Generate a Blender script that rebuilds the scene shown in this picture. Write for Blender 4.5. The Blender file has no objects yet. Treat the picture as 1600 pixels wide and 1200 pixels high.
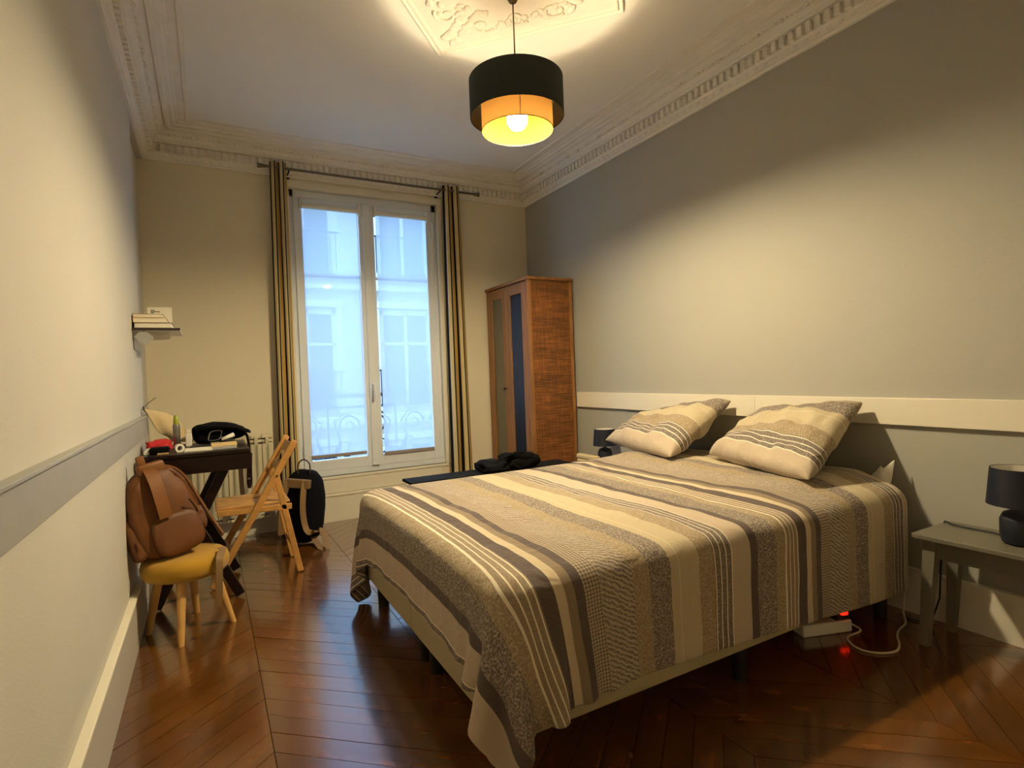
import bpy, bmesh, math, random
import numpy as np
from mathutils import Vector, Matrix, noise
random.seed(7)
S = bpy.context.scene
C = bpy.context.collection

# ------------------------------------------------------------------ camera
FPX, YAW, PITCH, ROLL, CAMZ = 864.9, math.radians(28.741), math.radians(-1.056), math.radians(-2.170), 1.125
fwd = Vector((math.sin(YAW)*math.cos(PITCH), math.cos(YAW)*math.cos(PITCH), math.sin(PITCH)))
rt = Vector((math.cos(YAW), -math.sin(YAW), 0)); up = rt.cross(fwd)
cr, sr = math.cos(ROLL), math.sin(ROLL)
RT = cr*rt + sr*up; UP = -sr*rt + cr*up
cd = bpy.data.cameras.new('camera'); cam = bpy.data.objects.new('camera', cd); C.objects.link(cam)
cd.sensor_fit = 'HORIZONTAL'; cd.sensor_width = 36.0; cd.lens = FPX/1600*36.0; cd.clip_start = 0.02
m3 = Matrix((RT, UP, -fwd)).transposed()
cam.matrix_world = Matrix.Translation((0, 0, CAMZ)) @ m3.to_4x4()
S.camera = cam

def at(px, py, ax, val):
    """direction of a photo pixel met with a plane of the room (ax 0,1,2 = x,y,z)"""
    d = (px-800)/FPX*RT - (py-600)/FPX*UP + fwd
    c = Vector((0, 0, CAMZ)); t = (val-c[ax])/d[ax]
    return c + t*d

# ------------------------------------------------------------------ world, exposure
W = bpy.data.worlds.new('overcast_sky'); S.world = W; W.use_nodes = True
bg = W.node_tree.nodes['Background']
bg.inputs[0].default_value = (0.34, 0.60, 1.0, 1); bg.inputs[1].default_value = 6.9
S.view_settings.view_transform = 'Standard'; S.view_settings.look = 'None'
S.view_settings.gamma = 1; S.view_settings.use_curve_mapping = False
S.view_settings.exposure = 0.25
BULB = 2350.0

XL, XR, YB, YF, ZC = -0.335, 2.72, 4.57, -0.45, 2.91
WX0, WX1, WZ0, WZ1 = 0.60, 1.815, 0.36, 2.63      # window opening

al = bpy.data.lights.new('window_portal', 'AREA'); al.shape = 'RECTANGLE'; al.size = 1.3; al.size_y = 2.4
al.cycles.is_portal = True
ao = bpy.data.objects.new('window_portal', al); C.objects.link(ao)
ao.location = (1.2, YB+0.13, 1.5); ao.rotation_euler = (math.radians(-90), 0, 0)

# ------------------------------------------------------------------ materials
def lin(c):
    return tuple(((v/255)/12.92 if v/255 <= 0.04045 else ((v/255+0.055)/1.055)**2.4) for v in c)
MATS = {}
def mat(name, rgb, rough=0.6, metal=0.0, bump=0.0, bscale=80.0, var=0.0, vscale=6.0, spec=0.5, emit=None, es=0, sheen=0, stretch=(1, 1, 1), detail=4, trans=0.0):
    m = bpy.data.materials.new(name); m.use_nodes = True; nt = m.node_tree; b = nt.nodes['Principled BSDF']
    c = lin(rgb); b.inputs['Base Color'].default_value = (*c, 1)
    b.inputs['Roughness'].default_value = rough; b.inputs['Metallic'].default_value = metal
    b.inputs['Specular IOR Level'].default_value = spec
    if sheen: b.inputs['Sheen Weight'].default_value = sheen
    if trans: b.inputs['Transmission Weight'].default_value = trans
    if emit: b.inputs['Emission Color'].default_value = (*lin(emit), 1); b.inputs['Emission Strength'].default_value = es
    if bump or var:
        tc = nt.nodes.new('ShaderNodeTexCoord'); mp = nt.nodes.new('ShaderNodeMapping')
        mp.inputs['Scale'].default_value = stretch; nt.links.new(tc.outputs['Object'], mp.inputs[0])
    if var:
        n = nt.nodes.new('ShaderNodeTexNoise'); n.inputs['Scale'].default_value = vscale; n.inputs['Detail'].default_value = detail
        nt.links.new(mp.outputs[0], n.inputs[0])
        mr = nt.nodes.new('ShaderNodeMapRange'); mr.inputs[1].default_value = 0.3; mr.inputs[2].default_value = 0.7
        mr.inputs[3].default_value = 1-var; mr.inputs[4].default_value = 1+var*0.6; nt.links.new(n.outputs[0], mr.inputs[0])
        mx = nt.nodes.new('ShaderNodeMix'); mx.data_type = 'RGBA'; mx.blend_type = 'MULTIPLY'; mx.inputs[0].default_value = 1
        mx.inputs[6].default_value = (*c, 1); nt.links.new(mr.outputs[0], mx.inputs[7]); nt.links.new(mx.outputs[2], b.inputs['Base Color'])
    if bump:
        n2 = nt.nodes.new('ShaderNodeTexNoise'); n2.inputs['Scale'].default_value = bscale; n2.inputs['Detail'].default_value = 3
        nt.links.new(mp.outputs[0], n2.inputs[0])
        bp = nt.nodes.new('ShaderNodeBump'); bp.inputs['Strength'].default_value = bump; bp.inputs['Distance'].default_value = 0.01
        nt.links.new(n2.outputs[0], bp.inputs['Height']); nt.links.new(bp.outputs[0], b.inputs['Normal'])
    MATS[name] = m
    return m

mat('left_wall_paper', (200, 197, 187), 0.85, bump=0.10, bscale=160, var=0.02, vscale=3)
mat('cream_paint', (224, 214, 188), 0.8, bump=0.06, bscale=90, var=0.02, vscale=2)
mat('grey_paint', (170, 168, 158), 0.8, bump=0.06, bscale=90, var=0.025, vscale=2)
mat('ceiling_paint', (238, 236, 230), 0.85, bump=0.03, bscale=60)
mat('plaster', (236, 231, 220), 0.7, bump=0.08, bscale=70, var=0.04, vscale=9)
mat('white_trim', (226, 219, 200), 0.45, bump=0.02, bscale=30)
mat('grey_trim', (164, 164, 160), 0.42, bump=0.05, bscale=25, var=0.05, vscale=7)
mat('skirting_grey', (188, 182, 168), 0.5, bump=0.03, bscale=30)
mat('skirting_top', (232, 226, 205), 0.5)
mat('window_white', (222, 228, 234), 0.35)
mat('window_shadow', (120, 118, 108), 0.6)
mat('subfloor', (34, 20, 10), 0.8)
mat('navy', (15, 19, 36), 0.6, bump=0.15, bscale=400)
mat('dark_shade', (27, 34, 31), 0.75, bump=0.1, bscale=500)
mat('bar_grey', (150, 140, 134), 0.5)
mat('black_metal', (18, 17, 17), 0.4, 0.6)
mat('bronze', (84, 74, 52), 0.35, 0.8)
mat('steel', (150, 146, 138), 0.3, 0.95)
mat('rod_metal', (112, 106, 96), 0.38, 0.8)
mat('light_wood', (196, 146, 82), 0.5, var=0.22, vscale=9, stretch=(1, 1, 1), bump=0.05, bscale=40)
mat('chair_wood', (198, 146, 78), 0.5, var=0.25, vscale=14, bump=0.05, bscale=50)
mat('beech', (214, 168, 98), 0.5, var=0.12, vscale=14)
mat('wardrobe_wood', (146, 100, 54), 0.4, var=0.28, vscale=8, stretch=(3, 3, 0.5), bump=0.04, bscale=40)
mat('desk_wood', (27, 12, 8), 0.38, spec=0.3, var=0.3, vscale=10, stretch=(1, 3, 3))
mat('mustard', (180, 136, 30), 0.9, bump=0.25, bscale=500, var=0.06, vscale=20, sheen=0.2)
mat('brown_leather', (102, 58, 14), 0.55, bump=0.08, bscale=120, var=0.14, vscale=7)
mat('brown_leather_pale', (124, 76, 26), 0.55, bump=0.08, bscale=120, var=0.1, vscale=9)
mat('navy_cloth', (13, 13, 20), 0.85, spec=0.15, bump=0.2, bscale=200)
mat('black_cloth', (9, 9, 9), 0.85, spec=0.1, bump=0.3, bscale=60)
mat('tan_strap', (132, 104, 66), 0.7, bump=0.1, bscale=200)
mat('dark_strap', (64, 44, 28), 0.6)
mat('box_fabric', (176, 164, 132), 0.9, bump=0.12, bscale=500)
mat('bed_leg', (20, 17, 15), 0.5)
mat('mattress', (222, 216, 204), 0.85)
mat('sheet_white', (228, 224, 214), 0.85, bump=0.15, bscale=30)
mat('radiator_paint', (210, 200, 170), 0.45)
mat('black_table', (10, 10, 11), 0.7, spec=0.15)
mat('nightstand_paint', (112, 108, 94), 0.45, bump=0.03, bscale=40, var=0.04, vscale=8)
mat('paper', (228, 222, 204), 0.8, var=0.03, vscale=30)
mat('cream_cover', (214, 186, 132), 0.6)
mat('tan_cover', (186, 150, 96), 0.6)
mat('dark_cover', (46, 32, 22), 0.5)
mat('red_cloth', (196, 40, 42), 0.8, bump=0.3, bscale=60)
mat('beige_cloth', (206, 186, 142), 0.9, bump=0.2, bscale=120, var=0.06, vscale=12)
mat('green_plastic', (150, 160, 40), 0.4)
mat('white_plastic', (228, 224, 212), 0.4)
mat('cord_white', (206, 196, 172), 0.5)
mat('cord_black', (16, 15, 14), 0.5)
mat('dark_grey_plastic', (36, 33, 31), 0.5)
mat('light_stone', (196, 186, 168), 0.9, bump=0.2, bscale=20, var=0.08, vscale=2)
mat('stone_band', (210, 202, 186), 0.9)
mat('far_glass', (70, 82, 96), 0.2)
mat('iron', (10, 10, 11), 0.8)
mat('zinc', (120, 128, 136), 0.5, 0.4)
mat('asphalt', (90, 90, 92), 0.9)
mat('green_glass', (92, 86, 66), 0.12, spec=0.8)
mat('blue_drape', (30, 42, 62), 0.75, bump=0.1, bscale=200)
mat('red_glow', (255, 40, 20), 0.4, emit=(255, 30, 12), es=2.5)
mat('gold_lining', (66, 60, 30), 0.6)

# emissive bulb
m = mat('bulb_glow', (255, 240, 200), 0.3); b = m.node_tree.nodes['Principled BSDF']
b.inputs['Emission Color'].default_value = (1.0, 0.81, 0.49, 1); b.inputs['Emission Strength'].default_value = BULB
# bulb emission made weaker towards the top to tame the ceiling hot spot
nt = m.node_tree; tc = nt.nodes.new('ShaderNodeTexCoord'); sp = nt.nodes.new('ShaderNodeSeparateXYZ'); mr = nt.nodes.new('ShaderNodeMapRange')
mr.inputs[1].default_value = 2.332; mr.inputs[2].default_value = 2.272; mr.inputs[3].default_value = BULB*0.045; mr.inputs[4].default_value = BULB
nt.links.new(tc.outputs['Object'], sp.inputs[0]); nt.links.new(sp.outputs[2], mr.inputs[0]); nt.links.new(mr.outputs[0], b.inputs['Emission Strength'])

# translucent gold shade
def translucent(name, rgb, fac, rgb2=None, transp=0.0):
    m = bpy.data.materials.new(name); m.use_nodes = True; nt = m.node_tree; nt.nodes.remove(nt.nodes['Principled BSDF'])
    o = nt.nodes['Material Output']; d = nt.nodes.new('ShaderNodeBsdfDiffuse'); t = nt.nodes.new('ShaderNodeBsdfTranslucent')
    d.inputs[0].default_value = (*lin(rgb), 1); t.inputs[0].default_value = (*lin(rgb2 or rgb), 1)
    x = nt.nodes.new('ShaderNodeMixShader'); x.inputs[0].default_value = fac
    nt.links.new(d.outputs[0], x.inputs[1]); nt.links.new(t.outputs[0], x.inputs[2]); out = x
    if transp:
        tr = nt.nodes.new('ShaderNodeBsdfTransparent'); tr.inputs[0].default_value = (0.86, 0.93, 1, 1)
        y = nt.nodes.new('ShaderNodeMixShader'); y.inputs[0].default_value = transp
        nt.links.new(x.outputs[0], y.inputs[1]); nt.links.new(tr.outputs[0], y.inputs[2]); out = y
    nt.links.new(out.outputs[0], o.inputs[0]); MATS[name] = m
    return m
translucent('gold_shade', (138, 104, 14), 0.022, (170, 120, 60))
translucent('blind_fabric', (226, 232, 238), 0.72, (232, 240, 250), 0.23)

# clear pane
m = bpy.data.materials.new('pane_glass'); m.use_nodes = True; nt = m.node_tree; nt.nodes.remove(nt.nodes['Principled BSDF'])
tr = nt.nodes.new('ShaderNodeBsdfTransparent'); tr.inputs[0].default_value = (0.96, 0.98, 1, 1)
gl = nt.nodes.new('ShaderNodeBsdfGlossy'); gl.inputs['Roughness'].default_value = 0.02
x = nt.nodes.new('ShaderNodeMixShader'); x.inputs[0].default_value = 0.05
nt.links.new(tr.outputs[0], x.inputs[1]); nt.links.new(gl.outputs[0], x.inputs[2]); nt.links.new(x.outputs[0], nt.nodes['Material Output'].inputs[0])
MATS['pane_glass'] = m

# oak plank: colour differs from plank to plank
def plank_mat():
    m = bpy.data.materials.new('oak_plank'); m.use_nodes = True; nt = m.node_tree; b = nt.nodes['Principled BSDF']
    N = nt.nodes.new; L = nt.links.new
    oi = N('ShaderNodeObjectInfo'); uv = N('ShaderNodeUVMap')
    mp = N('ShaderNodeMapping'); mp.inputs['Scale'].default_value = (3, 26, 1); L(uv.outputs[0], mp.inputs[0])
    ad = N('ShaderNodeVectorMath'); ad.operation = 'ADD'; L(mp.outputs[0], ad.inputs[0]); 
    sc = N('ShaderNodeMath'); sc.operation = 'MULTIPLY'; sc.inputs[1].default_value = 37; L(oi.outputs['Random'], sc.inputs[0]); L(sc.outputs[0], ad.inputs[1])
    n = N('ShaderNodeTexNoise'); n.inputs['Scale'].default_value = 1.6; n.inputs['Detail'].default_value = 6; L(ad.outputs[0], n.inputs[0])
    tc = N('ShaderNodeTexCoord'); n3 = N('ShaderNodeTexNoise'); n3.inputs['Scale'].default_value = 5; n3.inputs['Detail'].default_value = 3; L(tc.outputs['Object'], n3.inputs[0])
    r = N('ShaderNodeValToRGB'); L(n.outputs[0], r.inputs[0])
    b.inputs['Coat Weight'].default_value = 1.0; b.inputs['Coat IOR'].default_value = 1.75; b.inputs['Coat Roughness'].default_value = 0.14
    r.color_ramp.elements[0].position = 0.25; r.color_ramp.elements[0].color = (*lin((84, 50, 13)), 1)
    r.color_ramp.elements[1].position = 0.72; r.color_ramp.elements[1].color = (*lin((118, 70, 20)), 1)
    ma = N('ShaderNodeMapRange'); ma.inputs[3].default_value = 0.80; ma.inputs[4].default_value = 1.12; L(oi.outputs['Random'], ma.inputs[0])
    mb = N('ShaderNodeMapRange'); mb.inputs[1].default_value = 0.3; mb.inputs[2].default_value = 0.7; mb.inputs[3].default_value = 0.72; mb.inputs[4].default_value = 1.15; L(n3.outputs[0], mb.inputs[0])
    mm = N('ShaderNodeMath'); mm.operation = 'MULTIPLY'; L(ma.outputs[0], mm.inputs[0]); L(mb.outputs[0], mm.inputs[1])
    mx = N('ShaderNodeMix'); mx.data_type = 'RGBA'; mx.blend_type = 'MULTIPLY'; mx.inputs[0].default_value = 1
    L(r.outputs[0], mx.inputs[6]); L(mm.outputs[0], mx.inputs[7]); L(mx.outputs[2], b.inputs['Base Color'])
    rr = N('ShaderNodeMapRange'); rr.inputs[3].default_value = 0.16; rr.inputs[4].default_value = 0.34; L(n3.outputs[0], rr.inputs[0]); L(rr.outputs[0], b.inputs['Roughness'])
    bp = N('ShaderNodeBump'); bp.inputs['Strength'].default_value = 0.10; bp.inputs['Distance'].default_value = 0.006; L(n.outputs[0], bp.inputs['Height'])
    bp2 = N('ShaderNodeBump'); bp2.inputs['Strength'].default_value = 0.06; bp2.inputs['Distance'].default_value = 0.03; L(n3.outputs[0], bp2.inputs['Height']); L(bp.outputs[0], bp2.inputs['Normal']); L(bp2.outputs[0], b.inputs['Normal'])
    MATS['oak_plank'] = m
plank_mat()

# woven rattan
def rattan():
    m = bpy.data.materials.new('rattan'); m.use_nodes = True; nt = m.node_tree; b = nt.nodes['Principled BSDF']; N = nt.nodes.new; L = nt.links.new
    tc = N('ShaderNodeTexCoord')
    def layer(sc, lo, hi):
        mp = N('ShaderNodeMapping'); mp.inputs['Scale'].default_value = sc; L(tc.outputs['Object'], mp.inputs[0])
        n = N('ShaderNodeTexNoise'); n.inputs['Scale'].default_value = 1; n.inputs['Detail'].default_value = 2; L(mp.outputs[0], n.inputs[0])
        r = N('ShaderNodeMapRange'); r.inputs[1].default_value = 0.35; r.inputs[2].default_value = 0.68; r.inputs[3].default_value = lo; r.inputs[4].default_value = hi; L(n.outputs[0], r.inputs[0]); return r
    a = layer((6, 6, 170), 0.45, 1.25); c = layer((150, 150, 9), 0.72, 1.2); e = layer((2, 2, 14), 0.75, 1.2)
    m1 = N('ShaderNodeMath'); m1.operation = 'MULTIPLY'; L(a.outputs[0], m1.inputs[0]); L(c.outputs[0], m1.inputs[1])
    m2 = N('ShaderNodeMath'); m2.operation = 'MULTIPLY'; L(m1.outputs[0], m2.inputs[0]); L(e.outputs[0], m2.inputs[1])
    mx = N('ShaderNodeMix'); mx.data_type = 'RGBA'; mx.blend_type = 'MULTIPLY'; mx.inputs[0].default_value = 1; mx.inputs[6].default_value = (*lin((140, 86, 38)), 1)
    L(m2.outputs[0], mx.inputs[7]); L(mx.outputs[2], b.inputs['Base Color']); b.inputs['Roughness'].default_value = 0.5
    bp = N('ShaderNodeBump'); bp.inputs['Strength'].default_value = 0.5; bp.inputs['Distance'].default_value = 0.006; L(m1.outputs[0], bp.inputs['Height']); L(bp.outputs[0], b.inputs['Normal'])
    MATS['rattan'] = m
rattan()

# striped bed linen: u (metres across the stripes) repeats every 1.06 m
def linen(name, tint=1.0):
    m = bpy.data.materials.new(name); m.use_nodes = True; nt = m.node_tree; b = nt.nodes['Principled BSDF']; N = nt.nodes.new; L = nt.links.new
    uv = N('ShaderNodeUVMap'); sp = N('ShaderNodeSeparateXYZ'); L(uv.outputs[0], sp.inputs[0])
    wob = N('ShaderNodeTexNoise'); wob.inputs['Scale'].default_value = 7; L(uv.outputs[0], wob.inputs[0])
    def math_(op, a, bb=None, c=None):
        n = N('ShaderNodeMath'); n.operation = op
        for i, v in enumerate((a, bb, c)):
            if v is None: continue
            if isinstance(v, (int, float)): n.inputs[i].default_value = v
            else: L(v, n.inputs[i])
        return n.outputs[0]
    u = math_('ADD', sp.outputs[0], math_('MULTIPLY', math_('SUBTRACT', wob.outputs[0], 0.5), 0.006))
    t = math_('DIVIDE', math_('FLOORED_MODULO', u, 1.06), 1.06)
    def ramp(stops):
        r = N('ShaderNodeValToRGB'); r.color_ramp.interpolation = 'CONSTANT'; e = r.color_ramp.elements
        while len(e) < len(stops): e.new(0.5)
        for i, (p, c) in enumerate(stops):
            e[i].position = p/1.06; e[i].color = (*c, 1)
        L(t, r.inputs[0]); return r.outputs[0]
    TAN, DBR, CRM, OLV, PNK = lin((150, 132, 110)), lin((94, 82, 79)), lin((204, 188, 160)), lin((142, 126, 104)), lin((192, 176, 154))
    GRY, OCH, HER, LIN = lin((112, 101, 95)), lin((152, 134, 106)), lin((120, 107, 99)), lin((192, 178, 148))
    base = ramp([(0, TAN), (.071, DBR), (.118, CRM), (.147, OLV), (.177, DBR), (.206, PNK), (.257, HER), (.37, OCH), (.432, GRY), (.517, LIN), (.63, OCH), (.702, GRY), (.786, PNK), (.876, DBR), (.912, GRY), (1.007, OCH)])
    g = lambda v: (v, v, v)
    mel = ramp([(0, g(.25)), (.071, g(.06)), (.206, g(.1)), (.257, g(.55)), (.37, g(.7)), (.432, g(.85)), (.517, g(.18)), (.63, g(.7)), (.702, g(.5)), (.786, g(.05)), (.912, g(.9)), (1.007, g(.8))])
    lw = .0042; st = [(0, g(1)), (lw, g(0))]
    for p in (.021, .043, .065, .7045, .7305, .7565, .7825): st += [(p, g(1)), (p+lw, g(0))]
    for p in (.548, .58, .632): st += [(p, g(.35)), (p+.003, g(0))]
    st.sort(); lines = ramp(st)
    ging = ramp([(0, g(0)), (.206, g(1)), (.257, g(0))]); herr = ramp([(0, g(0)), (.257, g(1)), (.37, g(0))])
    nz = N('ShaderNodeTexNoise'); nz.inputs['Scale'].default_value = 150; nz.inputs['Detail'].default_value = 3; L(uv.outputs[0], nz.inputs[0])
    nz2 = N('ShaderNodeTexNoise'); nz2.inputs['Scale'].default_value = 45; nz2.inputs['Detail'].default_value = 3; L(uv.outputs[0], nz2.inputs[0])
    cm = N('ShaderNodeMapRange'); cm.inputs[1].default_value = 0.42; cm.inputs[2].default_value = 0.62; L(nz.outputs[0], cm.inputs[0])
    cm2 = N('ShaderNodeMapRange'); cm2.inputs[1].default_value = 0.35; cm2.inputs[2].default_value = 0.7; L(nz2.outputs[0], cm2.inputs[0])
    spk = math_('MULTIPLY', math_('MULTIPLY', cm.outputs[0], mel), math_('ADD', math_('MULTIPLY', cm2.outputs[0], 0.5), 0.35))
    def mixc(f, a, c):
        x = N('ShaderNodeMix'); x.data_type = 'RGBA'
        L(f, x.inputs[0])
        for i, v in ((6, a), (7, c)):
            if isinstance(v, tuple): x.inputs[i].default_value = (*v, 1)
            else: L(v, x.inputs[i])
        return x.outputs[2]
    col = mixc(spk, base, lin((214, 200, 176)))
    # herringbone: slanted dashes
    vv = sp.outputs[1]
    ph = math_('ADD', math_('MULTIPLY', u, 260), math_('MULTIPLY', vv, 420))
    hb = math_('MULTIPLY', math_('GREATER_THAN', math_('SINE', math_('ADD', ph, math_('MULTIPLY', nz2.outputs[0], 9))), 0.1), herr)
    col = mixc(math_('MULTIPLY', hb, 0.65), col, lin((206, 192, 168)))
    cu = math_('GREATER_THAN', math_('SINE', math_('MULTIPLY', u, 620)), 0.0); cv = math_('GREATER_THAN', math_('SINE', math_('MULTIPLY', vv, 620)), 0.0)
    col = mixc(math_('MULTIPLY', math_('MULTIPLY', math_('ADD', cu, cv), 0.42), ging), col, lin((84, 70, 62)))
    col = mixc(lines, col, lin((236, 226, 204)))
    L(col, b.inputs['Base Color']); b.inputs['Roughness'].default_value = 0.85; b.inputs['Specular IOR Level'].default_value = 0.25
    b.inputs['Sheen Weight'].default_value = 0.1
    fz = N('ShaderNodeTexNoise'); fz.inputs['Scale'].default_value = 700; L(uv.outputs[0], fz.inputs[0])
    wr = N('ShaderNodeTexNoise'); wr.inputs['Scale'].default_value = 9; wr.inputs['Detail'].default_value = 5; wr.inputs['Distortion'].default_value = 1.2; L(uv.outputs[0], wr.inputs[0])
    b1 = N('ShaderNodeBump'); b1.inputs['Strength'].default_value = 0.15; b1.inputs['Distance'].default_value = 0.003; L(fz.outputs[0], b1.inputs['Height'])
    b2 = N('ShaderNodeBump'); b2.inputs['Strength'].default_value = 0.5; b2.inputs['Distance'].default_value = 0.03; L(wr.outputs[0], b2.inputs['Height']); L(b1.outputs[0], b2.inputs['Normal'])
    L(b2.outputs[0], b.inputs['Normal']); MATS[name] = m
linen('striped_linen')

# curtain cloth, stripes across u (metres along the cloth)
def curtain_mat():
    m = bpy.data.materials.new('curtain_stripe'); m.use_nodes = True; nt = m.node_tree; b = nt.nodes['Principled BSDF']; N = nt.nodes.new; L = nt.links.new
    uv = N('ShaderNodeUVMap'); sp = N('ShaderNodeSeparateXYZ'); L(uv.outputs[0], sp.inputs[0])
    md = N('ShaderNodeMath'); md.operation = 'FLOORED_MODULO'; md.inputs[1].default_value = 0.2; L(sp.outputs[0], md.inputs[0])
    dv = N('ShaderNodeMath'); dv.operation = 'DIVIDE'; dv.inputs[1].default_value = 0.2; L(md.outputs[0], dv.inputs[0])
    r = N('ShaderNodeValToRGB'); r.color_ramp.interpolation = 'CONSTANT'; e = r.color_ramp.elements
    BK, CR, OC = lin((18, 17, 20)), lin((200, 182, 140)), lin((176, 144, 80))
    st = [(0, OC), (.12, BK), (.36, CR), (.58, BK), (.66, CR), (.88, OC)]
    while len(e) < len(st): e.new(.5)
    for i, (p, c) in enumerate(st): e[i].position = p; e[i].color = (*c, 1)
    L(dv.outputs[0], r.inputs[0]); L(r.outputs[0], b.inputs['Base Color']); b.inputs['Roughness'].default_value = 0.85; b.inputs['Specular IOR Level'].default_value = 0.2
    MATS['curtain_stripe'] = m
curtain_mat()

# ------------------------------------------------------------------ mesh helpers
class MB:
    def __init__(s): s.bm = bmesh.new()
    def box(s, x0, x1, y0, y1, z0, z1, bev=0.0, M=None, seg=2):
        r = bmesh.ops.create_cube(s.bm, size=1.0)['verts']
        T = Matrix.Translation(((x0+x1)/2, (y0+y1)/2, (z0+z1)/2)) @ Matrix.Diagonal((abs(x1-x0), abs(y1-y0), abs(z1-z0), 1))
        bmesh.ops.transform(s.bm, matrix=T, verts=r)
        if bev:
            ed = list({e for v in r for e in v.link_edges})
            q = bmesh.ops.bevel(s.bm, geom=ed, offset=bev, segments=seg, affect='EDGES', profile=0.5)
            r = list({v for f in q['faces'] for v in f.verts} | {v for v in r if v.is_valid})
        if M is not None: bmesh.ops.transform(s.bm, matrix=M, verts=r)
        return s
    def bar(s, a, b, w, h, bev=0.002, upv=(0, 0, 1)):
        a, b = Vector(a), Vector(b); d = (b-a); L = d.length; d.normalize(); u = Vector(upv)
        sd = d.cross(u)
        if sd.length < 1e-4: sd = d.cross(Vector((1, 0, 0)))
        sd.normalize(); u = sd.cross(d)
        M = Matrix((sd, d, u)).transposed().to_4x4(); M.translation = (a+b)/2
        return s.box(-w/2, w/2, -L/2, L/2, -h/2, h/2, bev, M)
    def rings(s, rs, close=True, cap0=True, cap1=True):
        vs = [[s.bm.verts.new(p) for p in r] for r in rs]; n = len(vs[0])
        for a, b in zip(vs[:-1], vs[1:]):
            for i in range(n if close else n-1):
                j = (i+1) % n; s.bm.faces.new((a[i], a[j], b[j], b[i]))
        if close and cap0: s.bm.faces.new(vs[0][::-1])
        if close and cap1: s.bm.faces.new(vs[-1])
        return s
    def lathe(s, prof, c=(0, 0, 0), n=28, cap0=True, cap1=True, M=None):
        rs = []
        for r, z in prof:
            ring = [Vector((c[0]+r*math.cos(2*math.pi*i/n), c[1]+r*math.sin(2*math.pi*i/n), c[2]+z)) for i in range(n)]
            if M is not None: ring = [M @ p for p in ring]
            rs.append(ring)
        return s.rings(rs, True, cap0, cap1)
    def tube(s, pts, r, n=8, r1=None):
        pts = [Vector(p) for p in pts]; rs = []; N = len(pts); ref = None
        for i, p in enumerate(pts):
            d = (pts[min(i+1, N-1)]-pts[max(i-1, 0)]).normalized()
            if ref is None:
                ref = d.orthogonal().normalized()
            ref = (ref-d*ref.dot(d)).normalized(); bi = d.cross(ref)
            rr = r if r1 is None else r+(r1-r)*i/(N-1)
            rs.append([p+rr*(math.cos(2*math.pi*k/n)*ref+math.sin(2*math.pi*k/n)*bi) for k in range(n)])
        return s.rings(rs)
    def strap(s, pts, w, t, side=(1, 0, 0)):
        pts = [Vector(p) for p in pts]; rs = []; N = len(pts); sd0 = Vector(side)
        for i, p in enumerate(pts):
            d = (pts[min(i+1, N-1)]-pts[max(i-1, 0)]).normalized(); sd = (sd0-d*sd0.dot(d)).normalized(); nn = d.cross(sd)
            rs.append([p+sd*w/2+nn*t/2, p-sd*w/2+nn*t/2, p-sd*w/2-nn*t/2, p+sd*w/2-nn*t/2])
        return s.rings(rs)
    def poly(s, pts, z0, z1):
        a = [s.bm.verts.new((x, y, z0)) for x, y in pts]; b = [s.bm.verts.new((x, y, z1)) for x, y in pts]; n = len(pts)
        s.bm.faces.new(a[::-1]); s.bm.faces.new(b)
        for i in range(n): j = (i+1) % n; s.bm.faces.new((a[i], a[j], b[j], b[i]))
        return s
    def build(s, name, material, parent=None, smooth=False, sub=0, M=None, solid=0, autosmooth=None):
        if M is not None: bmesh.ops.transform(s.bm, matrix=M, verts=s.bm.verts)
        bmesh.ops.recalc_face_normals(s.bm, faces=s.bm.faces)
        me = bpy.data.meshes.new(name); s.bm.to_mesh(me); s.bm.free()
        return link(name, me, material, parent, smooth, sub, solid)

def link(name, me, material, parent=None, smooth=False, sub=0, solid=0):
    o = bpy.data.objects.new(name, me); C.objects.link(o)
    if material: me.materials.append(MATS[material])
    if smooth:
        me.polygons.foreach_set('use_smooth', [True]*len(me.polygons))
        if smooth == 'auto':
            bm = bmesh.new(); bm.from_mesh(me)
            for e in bm.edges: e.smooth = not (len(e.link_faces) == 2 and e.calc_face_angle(0) > 0.7)
            bm.to_mesh(me); bm.free()
    if solid:
        md = o.modifiers.new('thickness', 'SOLIDIFY'); md.thickness = solid; md.offset = 0
    if sub:
        md = o.modifiers.new('smooth', 'SUBSURF'); md.levels = sub; md.render_levels = sub
    if parent is not None:
        o.parent = parent
        p = parent; T = Vector((0, 0, 0)); Mw = Matrix.Identity(4); ch = []
        while p is not None: ch.append(p); p = p.parent
        for q in reversed(ch): Mw = Mw @ q.matrix_parent_inverse @ q.matrix_basis
        o.matrix_parent_inverse = Mw.inverted()
    return o
def tag(o, label, cat, group=None):
    o['label'] = label; o['category'] = cat
    if group: o['group'] = group
    return o
def thing(name, label, cat, loc, group=None):
    o = bpy.data.objects.new(name, None); C.objects.link(o); o.location = loc; o.empty_display_size = 0.05
    return tag(o, label, cat, group)
def struct(o): o['kind'] = 'structure'; return o
def stuff(o): o['kind'] = 'stuff'; return o
def copy_child(src, parent, loc, rz=0):
    o = src.copy(); C.objects.link(o); o.parent = parent; o.location = loc; o.rotation_euler = (0, 0, rz); return o
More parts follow.
